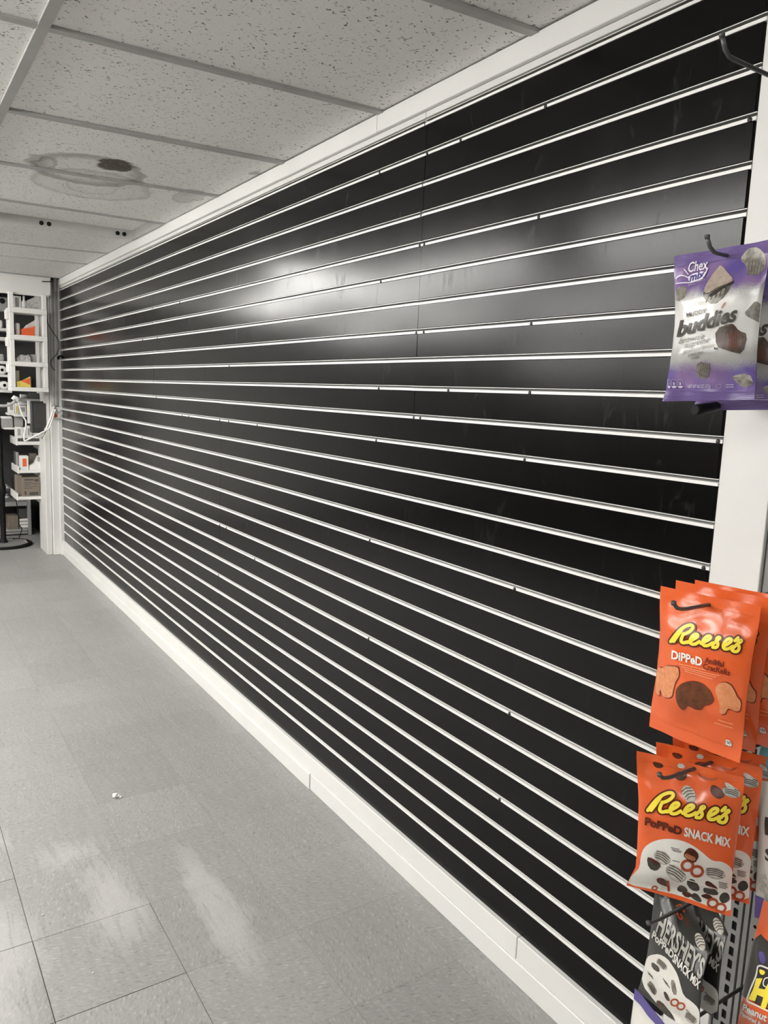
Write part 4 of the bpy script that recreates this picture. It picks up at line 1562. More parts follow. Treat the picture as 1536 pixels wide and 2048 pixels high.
zs0 = at_x(1476, 1801, PX).z % .0254
slot = [(-.0045, -.0075), (-.003, -.0088), (.003, -.0088), (.0045, -.0075), (.0045, .0075), (.003, .0088), (-.003, .0088), (-.0045, .0075)]
hole = [(.0032 * math.cos(a_), .0038 * math.sin(a_)) for a_ in np.linspace(0, 2 * math.pi, 9)[:-1]]
hole_plate('slotted_upright', .6885, .7195, .02, 2.12, PX, .0022, .7005, zs0 + .0254, .0254, 81, slot, 'steel')
b = MB()
b.box(PX + .0023, PX + .03, .7165, .7195, .02, 2.12).box(PX + .0023, PX + .03, .6885, .6905, .02, 2.12)
b.build('upright_flange', M['steel'], rack)
MB().box(PX + .0028, PX + .0045, .6915, .7155, .02, 2.12).build('slot_dark_backing', M['black'], rack)  # black sheet added close behind the slots so they read dark
MB().box(PX + .003, PX + .02, .7215, .7228, .02, 2.12).build('edge_strip', M['steel'], rack)
MB().box(PX + .001, PX + .0055, .677, .6845, .02, 2.12).build('centre_strip', M['steel'], rack)
zh0 = at_x(1510, 1854.6, PX).z % .0254
hole_plate('drilled_plate', .640, .6725, .02, 2.12, PX + .0005, .0018, .6635, zh0 + .0254, .0254, 81, hole, 'steel')
MB().box(PX + .0028, PX + .0045, .641, .6715, .02, 2.12).build('hole_dark_backing', M['black'], rack)  # black sheet added behind the drilled holes to darken them
MB().box(PX + .022, PX + .030, -.15, .639, .02, 2.12).build('back_panel', M['charcoal'], rack)
MB().box(PX - .03, PX + .03, .6, .72, 0, .0195).build('foot', M['steel'], rack)

HY = 0.660


def hook(label, z, tip_x, y=HY, up=.022):
    """steel peg hook: round wire with an upturned, beaded tip, and a small root plate"""
    q = thing('peg_hook', (PX, y, z), label, 'hook')
    MB().tube([(PX - .004, y, z), (tip_x + .03, y, z), (tip_x + .018, y, z + .001), (tip_x + .008, y, z + up * .35), (tip_x, y, z + up)], .0029, 10).build('wire', M['hookm'], q)
    MB().lathe((tip_x - .0005, y, z + up + .001), (-.35, 0, 1), [(-.003, .0015), (-.0025, .0036), (.0015, .004), (.0028, .003), (.0028, 0)], 12).build('tip', M['hookm'], q)
    MB().box(PX - .0045, PX - .0005, y - .007, y + .007, z - .014, z + .012, .001).build('root_plate', M['hookm'], q)
    return q


def bag_film(name, stops, rough=0.22, spec=.5):
    """printed film; colour follows the bag's own print layout (UV)"""
    t = NT(name, rough, spec, 0, 0.35)
    return t


def film(name, h, rough=0.22):
    t = NT(name, rough, 0.5, 0, 0.3)
    f = t.noise(t.pos(), 30, 4)
    c = lin(h)
    t.color(t.ramp(f, [(0.3, tuple(k * .96 for k in c[:3]) + (1,)), (0.7, c)]))
    t.bump(t.noise(t.pos(), 85, 4, .6), 0.12, 0.002)
    return t.m


def film_purple(name):
    """purple top and bottom, powder-white middle with speckled borders"""
    t = NT(name, 0.24, 0.5, 0, 0.3)
    uv = t.n('ShaderNodeUVMap')
    sp = t.n('ShaderNodeSeparateXYZ')
    t.l(uv.outputs['UV'], sp.inputs['Vector'])
    u, v = sp.outputs['X'], sp.outputs['Y']
    n1 = t.noise(uv.outputs['UV'], 6, 3)
    n2 = t.noise(uv.outputs['UV'], 150, 3, .7)
    wob = t.math('MULTIPLY_ADD', n1, .10, -.05)
    wob = t.math('MULTIPLY_ADD', n2, .16, wob)
    vt = t.math('ADD', t.math('ADD', v, wob), -.08)
    top = t.ramp(vt, [(0.255, (1, 1, 1)), (0.315, (0, 0, 0))])
    bot = t.ramp(vt, [(0.735, (0, 0, 0)), (0.80, (1, 1, 1))])
    pm = t.math('MAXIMUM', top, bot)
    gr = t.ramp(t.math('ADD', vt, t.math('MULTIPLY', n2, .05)), [(0.30, gray(.42)), (0.40, gray(.74)), (0.62, gray(.74)), (0.72, gray(.42))])
    pur = t.mix(t.ramp(t.noise(uv.outputs['UV'], 2.2, 2), [(0.42, (0, 0, 0)), (0.58, (1, 1, 1))]), lin('84699a'), lin('5c4d92'))
    t.color(t.mix(pm, gr, pur))
    t.bump(t.noise(t.pos(), 85, 4, .6), 0.12, 0.002)
    return t.m


M['f_orange'] = film('orange_film', 'e2622f')
M['f_black'] = film('black_film', '2b2a27', .34)
M['f_purple'] = film_purple('purple_film')
M['f_purpleseal'] = film('purple_seal_film', '75609a')
M['f_blackseal'] = film('black_seal_film', '262522')
M['f_white'] = film('white_film', 'd8d5cd')
M['f_violet'] = film('violet_film', '5b4f90')
BR, DK, WH, YE_, TAN = '5a1f0b', '33302c', 'e2dfd6', 'f6e04a', 'e0936a'


def ink(h):
    return flat(h)


def make_bag(name, label, bag, pouch_mat, seal_mat, arts, group=None, seal_b=None, ripple=0.0):
    p = bag.point(.5, 1.0)
    r = thing(name, p, label, 'snack bag', group)
    s = bag.seal
    bag.part('pouch', pouch_mat, r, s, 1 - s, 56, 64)
    bag.part('top_seal', seal_mat, r, 0, s - .0015, 40, 18, ripple)
    bag.part('bottom_seal', seal_b or seal_mat, r, 1 - s + .0015, 1, 40, 18, ripple)
    for nm, els, org, sc in arts:
        bag.print_art(nm, els, org, sc, r, 0.0009 if nm != 'lettering' or len(arts) == 1 else 0.0022)
    return r


def script_word(m, out_h=BR, fill_h=YE_, w=33):
    """hand-lettered brush script; m maps letter coordinates to the picture"""
    st = [[(8, 78), (60, 10), (110, -42), (168, -78), (232, -92), (262, -72), (250, -40), (205, -8), (150, 8)],
          [(140, -60), (100, 0), (40, 78)],
          [(150, 2), (128, 50), (122, 84), (150, 104), (196, 92)],
          [(196, 100), (262, 72), (318, 38), (300, 12), (262, 20), (222, 72), (232, 118), (280, 126), (330, 98)],
          [(350, 120), (412, 96), (462, 66), (446, 40), (404, 48), (364, 98), (374, 144), (424, 150), (478, 122)],
          [(478, 142), (520, 106), (572, 66), (540, 62), (520, 92), (546, 138), (524, 176), (482, 168)],
          [(600, 164), (655, 142), (700, 110), (684, 84), (640, 92), (598, 146), (604, 192), (652, 200), (706, 172)],
          [(735, 112), (768, 82)],
          [(706, 196), (756, 152), (816, 116), (786, 112), (762, 142), (786, 186), (764, 232), (722, 230), (700, 212)]]
    els = []
    for s_ in st:
        els.append(('stroke', ink(out_h), [m(*p) for p in s_], w + 34))
    for s_ in st:
        els.append(('stroke', ink(fill_h), [m(*p) for p in s_], w))
    return els


# ---- orange bag of dipped crackers (crop origin 1256,1130; 5.121 px per px)
O_C, S_C = (1256, 1130), 5.121
bag_c = Bag([(0, 1323, 1171.5, 1.0), (.5, 1315, 1300, .998), (1, 1300, 1452, 1.0)],
            [(0, 1521.5, 1213, 1.0), (.5, 1503, 1360, .998), (1, 1478.5, 1527, 1.0)], .022, 3)


def mc(x, y):
    return (425 + (x - 8) * .905 + 20, 782 + (y - 78) * .94 - (x - 8) * .055)


SH = ink('7a2c12')
art_c_pic = []
for pts in ([(305, 1035), (350, 1062), (385, 1030), (440, 1036), (508, 1042), (522, 1085), (520, 1145), (488, 1190), (472, 1240), (460, 1290), (452, 1352), (385, 1362), (350, 1330), (335, 1268), (322, 1300), (330, 1340), (288, 1325), (285, 1200)],
            [(890, 1270), (920, 1215), (985, 1198), (1050, 1225), (1090, 1290), (1112, 1345), (1152, 1390), (1158, 1440), (1142, 1500), (1092, 1500), (1042, 1468), (1010, 1480), (1000, 1522), (960, 1532), (932, 1500), (940, 1430), (908, 1350)]):
    art_c_pic.append(('poly', SH, [(x + 12, y - 8) for x, y in pts]))
    art_c_pic.append(('poly', SH, [(x + 8, y + 12) for x, y in pts]))
    art_c_pic.append(('poly', food('df9468', 'c97c4e', 120), pts))
pts = [(492, 1275), (530, 1225), (590, 1195), (670, 1183), (760, 1205), (832, 1270), (872, 1340), (874, 1390), (832, 1425), (772, 1430), (755, 1472), (690, 1472), (640, 1440), (602, 1430), (575, 1478), (540, 1466), (505, 1420), (488, 1350)]
art_c_pic += [('poly', SH, [(x + 6, y + 14) for x, y in pts]), ('poly', food('6b3b1c', '4a2411', 90), pts)]
art_c_txt = script_word(mc, w=34)
art_c_txt += [('text', ink(WH), 'DiPPeD', (450, 955), (762, 1034), (4, -84), .03),
              ('text', ink('6a2410'), 'AniMal', (786, 998), (984, 1046), (5, -58), .02),
              ('text', ink('6a2410'), 'CracKeRs', (772, 1060), (1046, 1134), (5, -58), .02)]
for k, (a_, e_) in enumerate((((532, 1012), (800, 1075)), ((560, 1040), (940, 1132)), ((580, 1064), (905, 1148)), ((590, 1086), (870, 1166)), ((890, 1612), (1075, 1668)), ((930, 1585), (1080, 1630)))):
    art_c_txt.append(('stroke', ink('ea9a70'), [a_, e_], 8))
art_c_txt += [('poly', ink('ece9e2'), [(996, 1780), (1064, 1798), (1068, 1866), (1002, 1846)], 2),
              ('text', ink('2c2a27'), '150', (1003, 1822), (1060, 1838), (1, -30), .02),
              ('stroke', ink('55524c'), [(1008, 1842), (1056, 1856)], 6)]
root_c = make_bag('snack_bag', 'front orange bag of dipped animal crackers hanging above the popped snack mix', bag_c,
                  M['f_orange'], M['f_orange'], [('printed_picture', art_c_pic, O_C, S_C), ('lettering', art_c_txt, O_C, S_C)],
                  'orange cracker bags on the middle hook')
c3 = copy_tree(root_c, None, (.082, -.002, .002))
c3['label'] = 'orange bag of dipped animal crackers third on its hook, in shade at the right edge'
c2 = copy_tree(root_c, None, (.042, .004, .004))
c2['label'] = 'orange bag of dipped animal crackers hanging second on its hook'

# ---- orange bag of popped snack mix (crop origin 1236,1470; 5.12)
O_D, S_D = (1236, 1470), 5.12
bag_d = Bag([(0, 1273, 1503, .955), (.35, 1274, 1600, .952), (.8, 1270, 1735, .955), (1, 1252.5, 1772, .950)],
            [(0, 1488, 1554, 1.045), (.35, 1484, 1640, 1.045), (.8, 1464, 1775, 1.042), (1, 1461.5, 1832, 1.04)], .020, 11, .06)


def md(x, y):
    return (305 + (x - 8) * 1.045, 768 + (y - 78) * 1.03 - (x - 8) * .045)


pic = [('poly', ink('dcd9d2'), [(182, 1400), (222, 1350), (234, 1230), (268, 1150), (340, 1098), (440, 1066), (540, 1063), (640, 1076), (750, 1120), (850, 1190), (930, 1262), (980, 1292), (1060, 1295), (1130, 1330), (1175, 1385), (1168, 1500), (1162, 1650), (1150, 1835), (900, 1740), (620, 1640), (350, 1580), (100, 1532), (108, 1470)], 1)]
POP, CHOC = food('cfcbc2', '8f8a80', 110), food('4a443d', '2a2521', 120)
CUPB, PRZ = food('5b2a15', '38180c', 120), food('b5532f', '8f3a1e', 140)


def popcorn(cx, cy, rx, ry, rot=0.0):
    o = [('poly', ink('9c978d'), ell(cx + 6, cy + 10, rx, ry, rot), 1), ('poly', POP, ell(cx, cy, rx, ry, rot), 1)]
    c_, s_ = math.cos(rot), math.sin(rot)
    for k in (-.55, -.2, .15, .5):
        a_ = [(-.75 + k * .2, k), (0, k - .18), (.8, k + .08)]
        o.append(('stroke', ink('4d463f'), [(cx + rx * x * c_ - ry * y * s_, cy + rx * x * s_ + ry * y * c_) for x, y in a_], 10))
    return o


def cup(pts, top):
    return [('poly', CHOC, pts, 1), ('poly', CUPB, top, 1)]


def pretzel(cx, cy, r_):
    o = []
    for dx in (-.52, .52):
        o.append(('stroke', PRZ, [(cx + dx * r_ + r_ * .62 * math.cos(t), cy + dx * r_ * .6 + r_ * .55 * math.sin(t)) for t in np.linspace(0, 6.3, 12)], r_ * .30))
    return o


pic += popcorn(450, 1250, 88, 62, .5) + popcorn(590, 1412, 112, 72, .55) + popcorn(992, 1412, 105, 55, .2)
pic += cup([(292, 1248), (350, 1262), (450, 1326), (392, 1397), (312, 1362)], [(292, 1248), (350, 1256), (450, 1326), (400, 1330), (330, 1290)])
pic += pretzel(760, 1365, 95)
pic += [('poly', CUPB, [(662, 1230), (712, 1152), (775, 1160), (838, 1230), (785, 1318), (715, 1282)], 1),
        ('poly', food('c9a184', 'a8724f', 120), [(690, 1205), (800, 1255), (778, 1295), (682, 1248)], 1),
        ('text', ink('a8502e'), 'REESE', (694, 1240), (780, 1282), (8, -34), .03)]
for pts, mt in (([(388, 1470), (450, 1455), (530, 1520), (520, 1560), (410, 1520)], CUPB), ([(600, 1570), (640, 1530), (700, 1560), (720, 1612), (620, 1608)], CHOC),
                ([(690, 1500), (760, 1462), (835, 1545), (832, 1602), (745, 1590)], CHOC), ([(870, 1568), (900, 1560), (1030, 1600), (1020, 1648), (880, 1620)], CHOC),
                ([(888, 1500), (930, 1490), (1030, 1570), (1010, 1600), (900, 1545)], CUPB), ([(1042, 1640), (1085, 1606), (1135, 1625), (1150, 1690), (1080, 1732), (1035, 1690)], CHOC),
                ([(730, 1640), (800, 1610), (860, 1690), (850, 1720), (780, 1690)], CHOC), ([(840, 1640), (920, 1620), (990, 1680), (980, 1700), (880, 1670)], CUPB),
                ([(640, 1610), (720, 1600), (770, 1650), (700, 1670)], CUPB)):
    pic.append(('poly', mt, pts, 1))
pic += [('poly', food('d8d5cd', 'a5a097', 90), ell(462, 1570, 32, 24), 1), ('stroke', PRZ, ell(375, 1566, 26, 18), 14), ('stroke', PRZ, [(510, 1500), (520, 1590)], 26)]
pic += pretzel(1010, 1745, 80)
pic += [('stroke', ink('f4f2ea'), [(700, 1480), (780, 1500), (900, 1545), (1030, 1585)], 7)]
for (x, y, l_) in ((545, 1152, 80), (550, 1168, 100), (562, 1184, 80), (560, 1284, 70), (1032, 1503, 85), (1034, 1520, 80), (1036, 1538, 85), (1036, 1555, 70)):
    pic.append(('stroke', ink('5a564f'), [(x, y), (x + l_, y + l_ * .24)], 8))
# goods printed along the top
pic += popcorn(722, 602, 62, 92, -.45)
pic += [('poly', CUPB, [(560, 425), (612, 368), (708, 378), (704, 445), (640, 478)], 1), ('poly', food('7a3a1c', '5a2a12', 90), [(600, 372), (708, 372), (700, 405), (612, 402)], 1),
        ('poly', CUPB, [(350, 268), (452, 290), (468, 330), (410, 345), (366, 318)], 1),
        ('poly', food('b5532f', '8a3518', 90), [(800, 380), (850, 440), (940, 475), (1010, 460), (1026, 425), (960, 450), (860, 420)], 1),
        ('poly', CUPB, [(952, 520), (985, 508), (1070, 560), (1102, 625), (1030, 662), (965, 620), (942, 572)], 1)]
pic += popcorn(1160, 580, 92, 52, .25)
pic.append(('poly', POP, [(1090, 480), (1130, 490), (1205, 540), (1180, 560), (1100, 530)], 1))
pic.append(('poly', ink('e5e2da'), [(612, 290), (680, 300), (684, 345), (608, 335)], 1))
pic += [('stroke', ink('8a867e'), [(612, 303), (680, 312)], 5), ('stroke', ink('8a867e'), [(610, 322), (682, 331)], 5)]
txt = script_word(md, w=36)
txt += [('text', ink(BR), 'PoPPeD', (272, 912), (650, 1020), (8, -74), .05),
        ('text', ink(WH), 'SNACK MiX', (674, 1028), (1150, 1146), (8, -88), .035)]
root_d = make_bag('snack_bag', 'front orange bag of popped snack mix with a white cloud of sweets', bag_d, M['f_orange'], M['f_orange'],
                  [('printed_picture', pic, O_D, S_D), ('lettering', txt, O_D, S_D)], 'orange snack mix bags on the lower hook')
d2 = copy_tree(root_d, None, (.043, -.002, .006))
d2['label'] = 'orange bag of popped snack mix second on its hook, showing only its top edge'
d3 = copy_tree(root_d, None, (.082, -.003, .010))
d3['label'] = 'orange bag of popped snack mix third on its hook, in shade nearest the uprights'

# ---- purple bag of brownie snack (crop origin 1236,440; 4.877)
O_B, S_B = (1236, 440), 4.877
bag_b = Bag([(0, 1351, 512.5, 1.02), (.5, 1347, 655, 1.018), (.93, 1334, 780, 1.02), (1, 1326, 803, 1.03)],
            [(0, 1541, 478, 1.02), (.5, 1524, 640, 1.018), (.93, 1508, 785, 1.02), (1, 1507, 800, 1.03)], .030, 23, .085, 1.2)
CH, CHD = food('8f8a82', '5a554e', 130), food('b3aea4', '6a655d', 110)
BRW = food('5c4f48', '46312a', 130)
pic = [('poly', CHD, [(1188, 385), (1235, 310), (1290, 268), (1372, 265), (1448, 350), (1425, 515), (1262, 550), (1255, 440)], 1),
       ('poly', CH, [(1190, 392), (1300, 380), (1440, 360), (1420, 520), (1265, 548), (1258, 450)], 1),
       ('poly', CH, [(562, 660), (665, 636), (676, 742), (566, 815)], 1),
       ('poly', food('6e6861', '4a453f', 130), [(828, 700), (870, 640), (1132, 585), (1050, 740), (930, 832), (836, 770)], 1),
       ('poly', CHD, [(832, 720), (880, 724), (1060, 640), (1020, 760), (925, 828), (836, 768)], 1),
       ('poly', food('3c3834', '2c2926', 90), [(880, 725), (1130, 585), (1136, 615), (1040, 660), (905, 760)], 1),
       ('poly', food('b9ac9f', 'a08a7a', 120), [(832, 690), (900, 560), (985, 448), (1010, 440), (1060, 500), (1132, 582), (1090, 612), (965, 655), (872, 722)], 1),
       ('poly', CH, [(1222, 915), (1285, 850), (1340, 782), (1402, 830), (1392, 1005), (1320, 975)], 1),
       ('poly', BRW, [(948, 1062), (1108, 1005), (1140, 1030), (1180, 1082), (1268, 1112), (1220, 1312), (1100, 1285), (1028, 1262), (955, 1232)], 1),
       ('poly', food('6a615a', '51453f', 100), [(948, 1062), (1108, 1005), (1080, 1060), (1040, 1100), (1030, 1260), (955, 1232)], 1),
       ('poly', CH, [(770, 1372), (910, 1412), (872, 1562), (758, 1532)], 1),
       ('poly', CHD, [(1118, 1515), (1282, 1492), (1325, 1600), (1222, 1645), (1130, 1562)], 1),
       ('poly', CH, [(1118, 1520), (1290, 1560), (1325, 1600), (1222, 1645), (1130, 1562)], 1),
       ('poly', ink('b98f78'), [(1002, 858), (1042, 795), (1056, 808), (1020, 862)], 1),
       ('poly', ink('3c3936'), ell(945, 1252, 9, 12), 0), ('poly', ink('3c3936'), ell(966, 1254, 8, 10), 0)]
for k in range(5):
    pic.append(('stroke', ink('4c4741'), [(860 + 45 * k, 800 - 22 * k), (905 + 40 * k, 720 - 22 * k)], 8))
    pic.append(('stroke', ink('5d574f'), [(1262 + 30 * k, 530), (1285 + 30 * k, 400)], 7))
    pic.append(('stroke', ink('5d574f'), [(790 + 22 * k, 1530), (815 + 20 * k, 1400)], 7))
for k in range(6):
    pic.append(('stroke', ink('8a4a36'), [(1060 + 26 * k, 1090 + 12 * (k % 3)), (1085 + 24 * k, 1170 + 10 * (k % 2)), (1060 + 22 * k, 1245)], 6))
D2 = '4a4641'
GR = '8c8880'
txt = [('text', ink(D2), 'buddies', (578, 1142), (1165, 976), (10, -150), .03, .22)]
txt += [('text', ink(D2), 'MUDDY', (676, 948), (866, 902), (-3, -40), .012),
        ('text', ink('77726a'), 'brownie', (598, 1208), (842, 1158), (14, -58), 0.0, .25),
        ('text', ink('77726a'), 'supreme', (648, 1252), (888, 1190), (14, -58), 0.0, .25),
        ('text', ink('a5a198'), '& artificially flavored', (640, 1302), (930, 1232), (2, -34)),
        ('text', ink('6d6962'), 'coated chex', (690, 1336), (840, 1300), (2, -36), .01),
        ('text', ink('6d6962'), 'snack', (720, 1362), (796, 1345), (2, -32), .01)]
# small logo: two outlined words over wavy lines
txt += [('text', ink('ece9f2'), 'Chex', (688, 512), (880, 474), (6, -96), .015, .15),
        ('poly', ink('ece9f2'), [(692, 535), (862, 490), (850, 560), (790, 600), (692, 606)], 1),
        ('text', ink('4d4085'), 'mix', (702, 598), (852, 556), (5, -72), .04, .1),
        ('stroke', ink('ece9f2'), [(572, 570), (600, 545), (640, 540), (690, 562)], 10), ('stroke', ink('ece9f2'), [(572, 620), (640, 612), (720, 612), (800, 580), (850, 545), (880, 470)], 10),
        ('stroke', ink('ece9f2'), [(650, 480), (690, 530)], 9), ('text', ink('a79bbb'), 'BAKED SNACK', (692, 648), (858, 588), (2, -24), .01),
        ('text', ink('b9b2c4'), 'NET WT 4.5 OZ (127g)', (684, 1640), (906, 1636), (3, -34), .01)]
for (a_, c_) in ((488, 520), (526, 580), (588, 640)):
    txt.append(('stroke', ink('9a8fb5'), [(a_ + 4, 1555), (c_ - 4, 1558), (c_ - 2, 1600), (c_ - 4, 1640), (a_ + 4, 1640), (a_ + 2, 1600), (a_ + 4, 1555)], 5))
    txt.append(('poly', ink('b7afc6'), [(a_ + 12, 1610), (a_ + 22, 1570), (c_ - 14, 1610)], 1))
    txt.append(('poly', ink('d0cad8'), ell((a_ + c_) / 2, 1627, (c_ - a_) * .4, 9), 0))
txt += [('stroke', ink('9a8fb5'), ell(988, 1620, 26, 18), 6), ('stroke', ink('a79bbb'), [(1060, 1608), (1130, 1606)], 10), ('stroke', ink('a79bbb'), [(1062, 1630), (1130, 1628)], 10)]
root_b = make_bag('snack_bag', 'front purple and white bag of brownie snack hanging at upper right', bag_b, M['f_purple'], M['f_purpleseal'],
                  [('printed_picture', pic, O_B, S_B), ('lettering', txt, O_B, S_B)], 'purple bags on the upper hook', None, .00035)
b2 = copy_tree(root_b, None, (.080, .002, -.012))
b2['label'] = 'purple and white bag of brownie snack hanging second on its hook'

# ---- black bag of popped snack mix, turned on its hook (crop origin 1236,1748; 5.12)
O_E, S_E = (1236, 1748), 5.12


def ce(x, y):
    return (O_E[0] + x / S_E, O_E[1] + y / S_E)


Le = [(0, 390, 130, 1.055), (.3, 340, 450, 1.05), (.6, 292, 800, 1.05), (.88, 232, 1110, 1.05), (1, 205, 1185, 1.045)]
Re = [(0, 735, 320, 1.075), (.28, 950, 790, 1.02), (.5, 885, 1050, 1.0), (.75, 845, 1400, .99), (1, 830, 1700, .985)]
bag_e = Bag([(v, *ce(x, y), xx) for v, x, y, xx in Le], [(v, *ce(x, y), xx) for v, x, y, xx in Re], .017, 31, .05, .7)
pic = [('poly', ink('d6d3cb'), [(235, 1120), (272, 940), (298, 850), (340, 828), (420, 818), (500, 860), (560, 940), (610, 1030), (640, 1140), (672, 1250), (760, 1310), (820, 1370), (842, 1440), (820, 1640), (600, 1560), (395, 1330)], 1)]
pic += [('poly', CHOC, [(340, 892), (425, 950), (425, 1015), (345, 965)], 1)]
pic += popcorn(445, 920, 66, 34, .75) + popcorn(345, 1160, 70, 36, 1.0) + popcorn(740, 1470, 70, 40, .6)
pic += pretzel(612, 1335, 62)
pic += [('poly', food('8d877e', '57524b', 120), [(535, 1085), (580, 1085), (610, 1240), (560, 1235)], 1),
        ('poly', CHOC, [(300, 1120), (360, 1230), (390, 1240), (370, 1150)], 1),
        ('poly', CHOC, [(460, 1200), (500, 1210), (540, 1310), (490, 1290)], 1), ('poly', CHOC, [(380, 1300), (440, 1290), (560, 1440), (600, 1536), (540, 1520), (430, 1400)], 1),
        ('poly', CUPB, [(395, 1296), (415, 1290), (470, 1360), (450, 1370)], 1)]
for (x, y) in ((305, 998), (312, 1018), (460, 1070), (470, 1092), (482, 1112), (700, 1385)):
    pic.append(('stroke', ink('55514a'), [(x, y), (x + 48, y + 54)], 8))
pic += popcorn(838, 690, 44, 92, -.35)
pic += [('stroke', PRZ, [(600, 330), (640, 310), (670, 350), (680, 400), (650, 360), (600, 360), (610, 420), (640, 470), (660, 450), (640, 410)], 18),
        ('poly', CUPB, [(690, 440), (715, 430), (725, 540), (705, 550)], 1)]
txt = [('text', ink('a29f98'), "HERSHEY'S", (388, 572), (850, 1078), (52, -192), .03),
       ('text', ink('bdbab3'), 'PoPPeD', (345, 640), (560, 868), (22, -66), .04),
       ('text', ink('d6d3cb'), 'SNACK MiX', (558, 882), (826, 1176), (26, -74), .035)]
root_e = make_bag('snack_bag', 'front black bag of popped snack mix turned askew on its hook at lower right', bag_e, M['f_black'], M['f_blackseal'],
                  [('printed_picture', pic, O_E, S_E), ('lettering', txt, O_E, S_E)], 'black snack mix bags on the lowest hook')
e2 = copy_tree(root_e, None, (.050, .003, .006))
e2['label'] = 'black bag of popped snack mix second on its hook, in shade'

# ---- purple topped white bag below
bag_f = Bag([(0, 1266, 1977, 1.06), (.3, 1260, 2040, 1.06), (1, 1246, 2210, 1.06)],
            [(0, 1368, 2092, 1.02), (.3, 1362, 2150, 1.02), (1, 1345, 2330, 1.02)], .012, 41, .10, .6)
root_f = make_bag('snack_bag', 'white bag with a purple top band below the black snack mix bag', bag_f, M['f_white'], M['f_violet'], [], None)

# ---- bags of the next column, cut by the right edge of the photograph
bag_g = Bag([(0, 1517, 1560, 1.10), (.5, 1513, 1690, 1.10), (1, 1508, 1835, 1.10)],
            [(0, 1700, 1600, 1.10), (.5, 1690, 1740, 1.10), (1, 1680, 1880, 1.10)], .02, 51)
pg = [('poly', ink('6a5a9c'), [(1505, 1788), (1536, 1800), (1600, 1830), (1690, 1850), (1690, 1890), (1505, 1845)], 0),
      ('poly', food('cfcbc2', '8f8a80', 110), ell(1526, 1765, 9, 20), 1), ('poly', food('cfcbc2', '8f8a80', 110), ell(1534, 1790, 8, 14), 1),
      ('text', ink('45423d'), 'MIX', (1530, 1668), (1620, 1690), (0, -34), .03), ('text', ink('45423d'), 'SNACK', (1530, 1720), (1660, 1755), (0, -24), .03)]
root_g = make_bag('snack_bag', 'white bag with a violet foot cut off by the right edge of the picture', bag_g, M['f_white'], M['f_white'],
                  [('printed_picture', pg, (0, 0), 1.0)], None, M['f_violet'])
bag_h = Bag([(0, 1523, 1800, 1.09), (.35, 1502, 1890, 1.08), (.7, 1482, 1990, 1.08), (1, 1466, 2075, 1.08)],
            [(0, 1690, 1890, 1.03), (.35, 1670, 1990, 1.02), (.7, 1650, 2090, 1.02), (1, 1635, 2180, 1.02)], .022, 61)
ph = [('poly', ink('3a3734'), [(1500, 1880), (1522, 1868), (1600, 1930), (1680, 1985), (1680, 2040), (1600, 2030), (1478, 1985)], 0)]
LO = 1400, 1780
hs_ = 7.64


def hh(x, y):
    return (LO[0] + x / hs_, LO[1] + y / hs_)


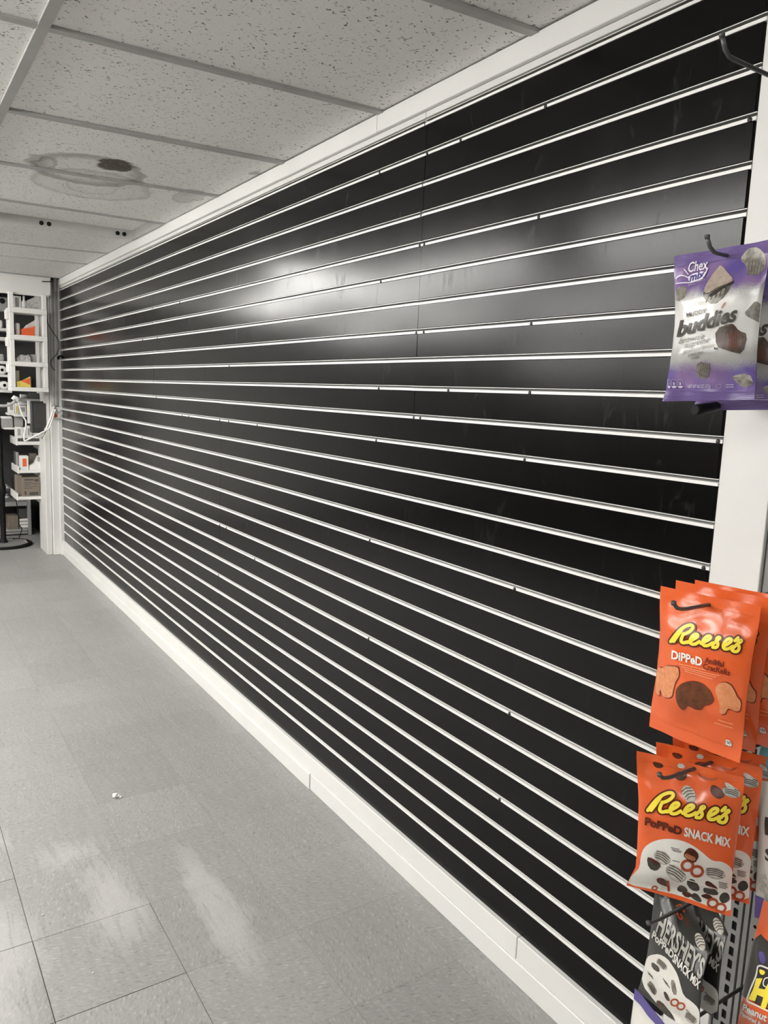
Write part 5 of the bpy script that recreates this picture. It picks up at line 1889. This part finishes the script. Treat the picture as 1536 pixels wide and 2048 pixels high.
Hl = [(870, 1350), (965, 1350), (940, 1420), (905, 1500), (1000, 1520), (1060, 1400), (1150, 1400), (1000, 1830), (930, 1790), (975, 1640), (880, 1600), (845, 1700), (745, 1670)]
ph += [('stroke', ink('e6e3dc'), [hh(*p) for p in ((890, 1170), (870, 1300), (800, 1450), (730, 1640), (720, 1700), (880, 1770), (1040, 1850), (1200, 1920))], 3.4),
       ('stroke', ink('e6e3dc'), [hh(*p) for p in ((890, 1170), (930, 1150), (1040, 1200), (1200, 1270))], 3.4),
       ('stroke', ink('23211f'), [hh(*p) for p in ((905, 1200), (890, 1310), (820, 1460), (745, 1650), (880, 1740), (1040, 1815))], 2.4),
       ('poly', ink(YE_), [hh(*p) for p in Hl], 0),
       ('poly', ink(YE_), [hh(*p) for p in ((920, 1205), (1005, 1240), (990, 1290), (950, 1300), (915, 1260))], 1),
       ('stroke', ink('e6e3dc'), [hh(*p) for p in ((1040, 1340), (990, 1350), (970, 1450), (1010, 1480))], 2.2),
       ('text', ink('e6e3dc'), 'Peanut', hh(655, 1830), hh(1020, 2010), (3.0, -13), .03),
       ('text', ink('e6e3dc'), 'Flavored Bar', hh(615, 1905), hh(990, 2110), (2.0, -7.5), .02),
       ('poly', ink('5b4f90'), [hh(*p) for p in ((900, 950), (960, 930), (1010, 1060), (985, 1140), (930, 1110))], 1)]
root_h = make_bag('snack_bag', 'orange bag with a big yellow outlined letter at the lower right corner', bag_h, M['f_orange'], M['f_orange'],
                  [('lettering', ph, (0, 0), 1.0)], None)
# teal packet and grey price channel above the white bag
bag_k = Bag([(0, 1548, 1300, 1.12), (1, 1513, 1546, 1.12)], [(0, 1720, 1340, 1.12), (1, 1690, 1600, 1.12)], .006, 71)
M['f_teal'] = film('teal_film', '62a8b2')
make_bag('snack_bag', 'teal packet above the white bag, only its lower corner in the picture', bag_k, M['f_teal'], M['f_teal'], [], None)

# ---- hooks
def tip_at(px, y, z):
    """x at which a peg with this y and z shows at the column px of the photograph"""
    lo, hi = .6, 1.24
    for _ in range(40):
        x = (lo + hi) / 2
        d = Vector((x, y, z)) - CAM
        if 768 + F_PX * d.dot(C_R) / d.dot(C_F) < px:
            lo = x
        else:
            hi = x
    return x


for (ex, ey, xb_, tx_, up_, lab) in ((1475, 122, .95, 1441, .020, 'empty peg hook at the top right above the purple bag'),
                                    (1452, 511, 1.018, 1412, .018, 'peg hook holding the purple bags'),
                                    (1420, 1209, .998, 1346, .011, 'peg hook holding the orange cracker bags'),
                                    (1375, 1542, .992, 1318, .010, 'peg hook holding the orange snack mix bags'),
                                    (1365, 1815, 1.06, 1297, .003, 'peg hook holding the black snack mix bags')):
    p = at_x(ex, ey, xb_)
    hook(lab, p.z, tip_at(tx_, p.y, p.z), p.y, up_)
zq = at_x(1500, 1965, 1.20)
hook('peg hook behind the black bags holding the white bag', zq.z, 1.02, y=zq.y, up=.008)
p = at_x(1425, 806, 1.10)
q = thing('hook_end', p, 'thick black hook end showing under the purple bags', 'hook')
MB().tube([at_x(1389, 819, 1.04), at_x(1398, 819, 1.05), at_x(1425, 814, 1.09), at_x(1470, 800, 1.2)], [.0075, .0085, .0075, .006], 12).build('sleeve', M['black'], q)
MB().tube([at_x(1470, 800, 1.2), at_x(1480, 799, 1.235)], .004, 8).build('wire', M['hookm'], q)
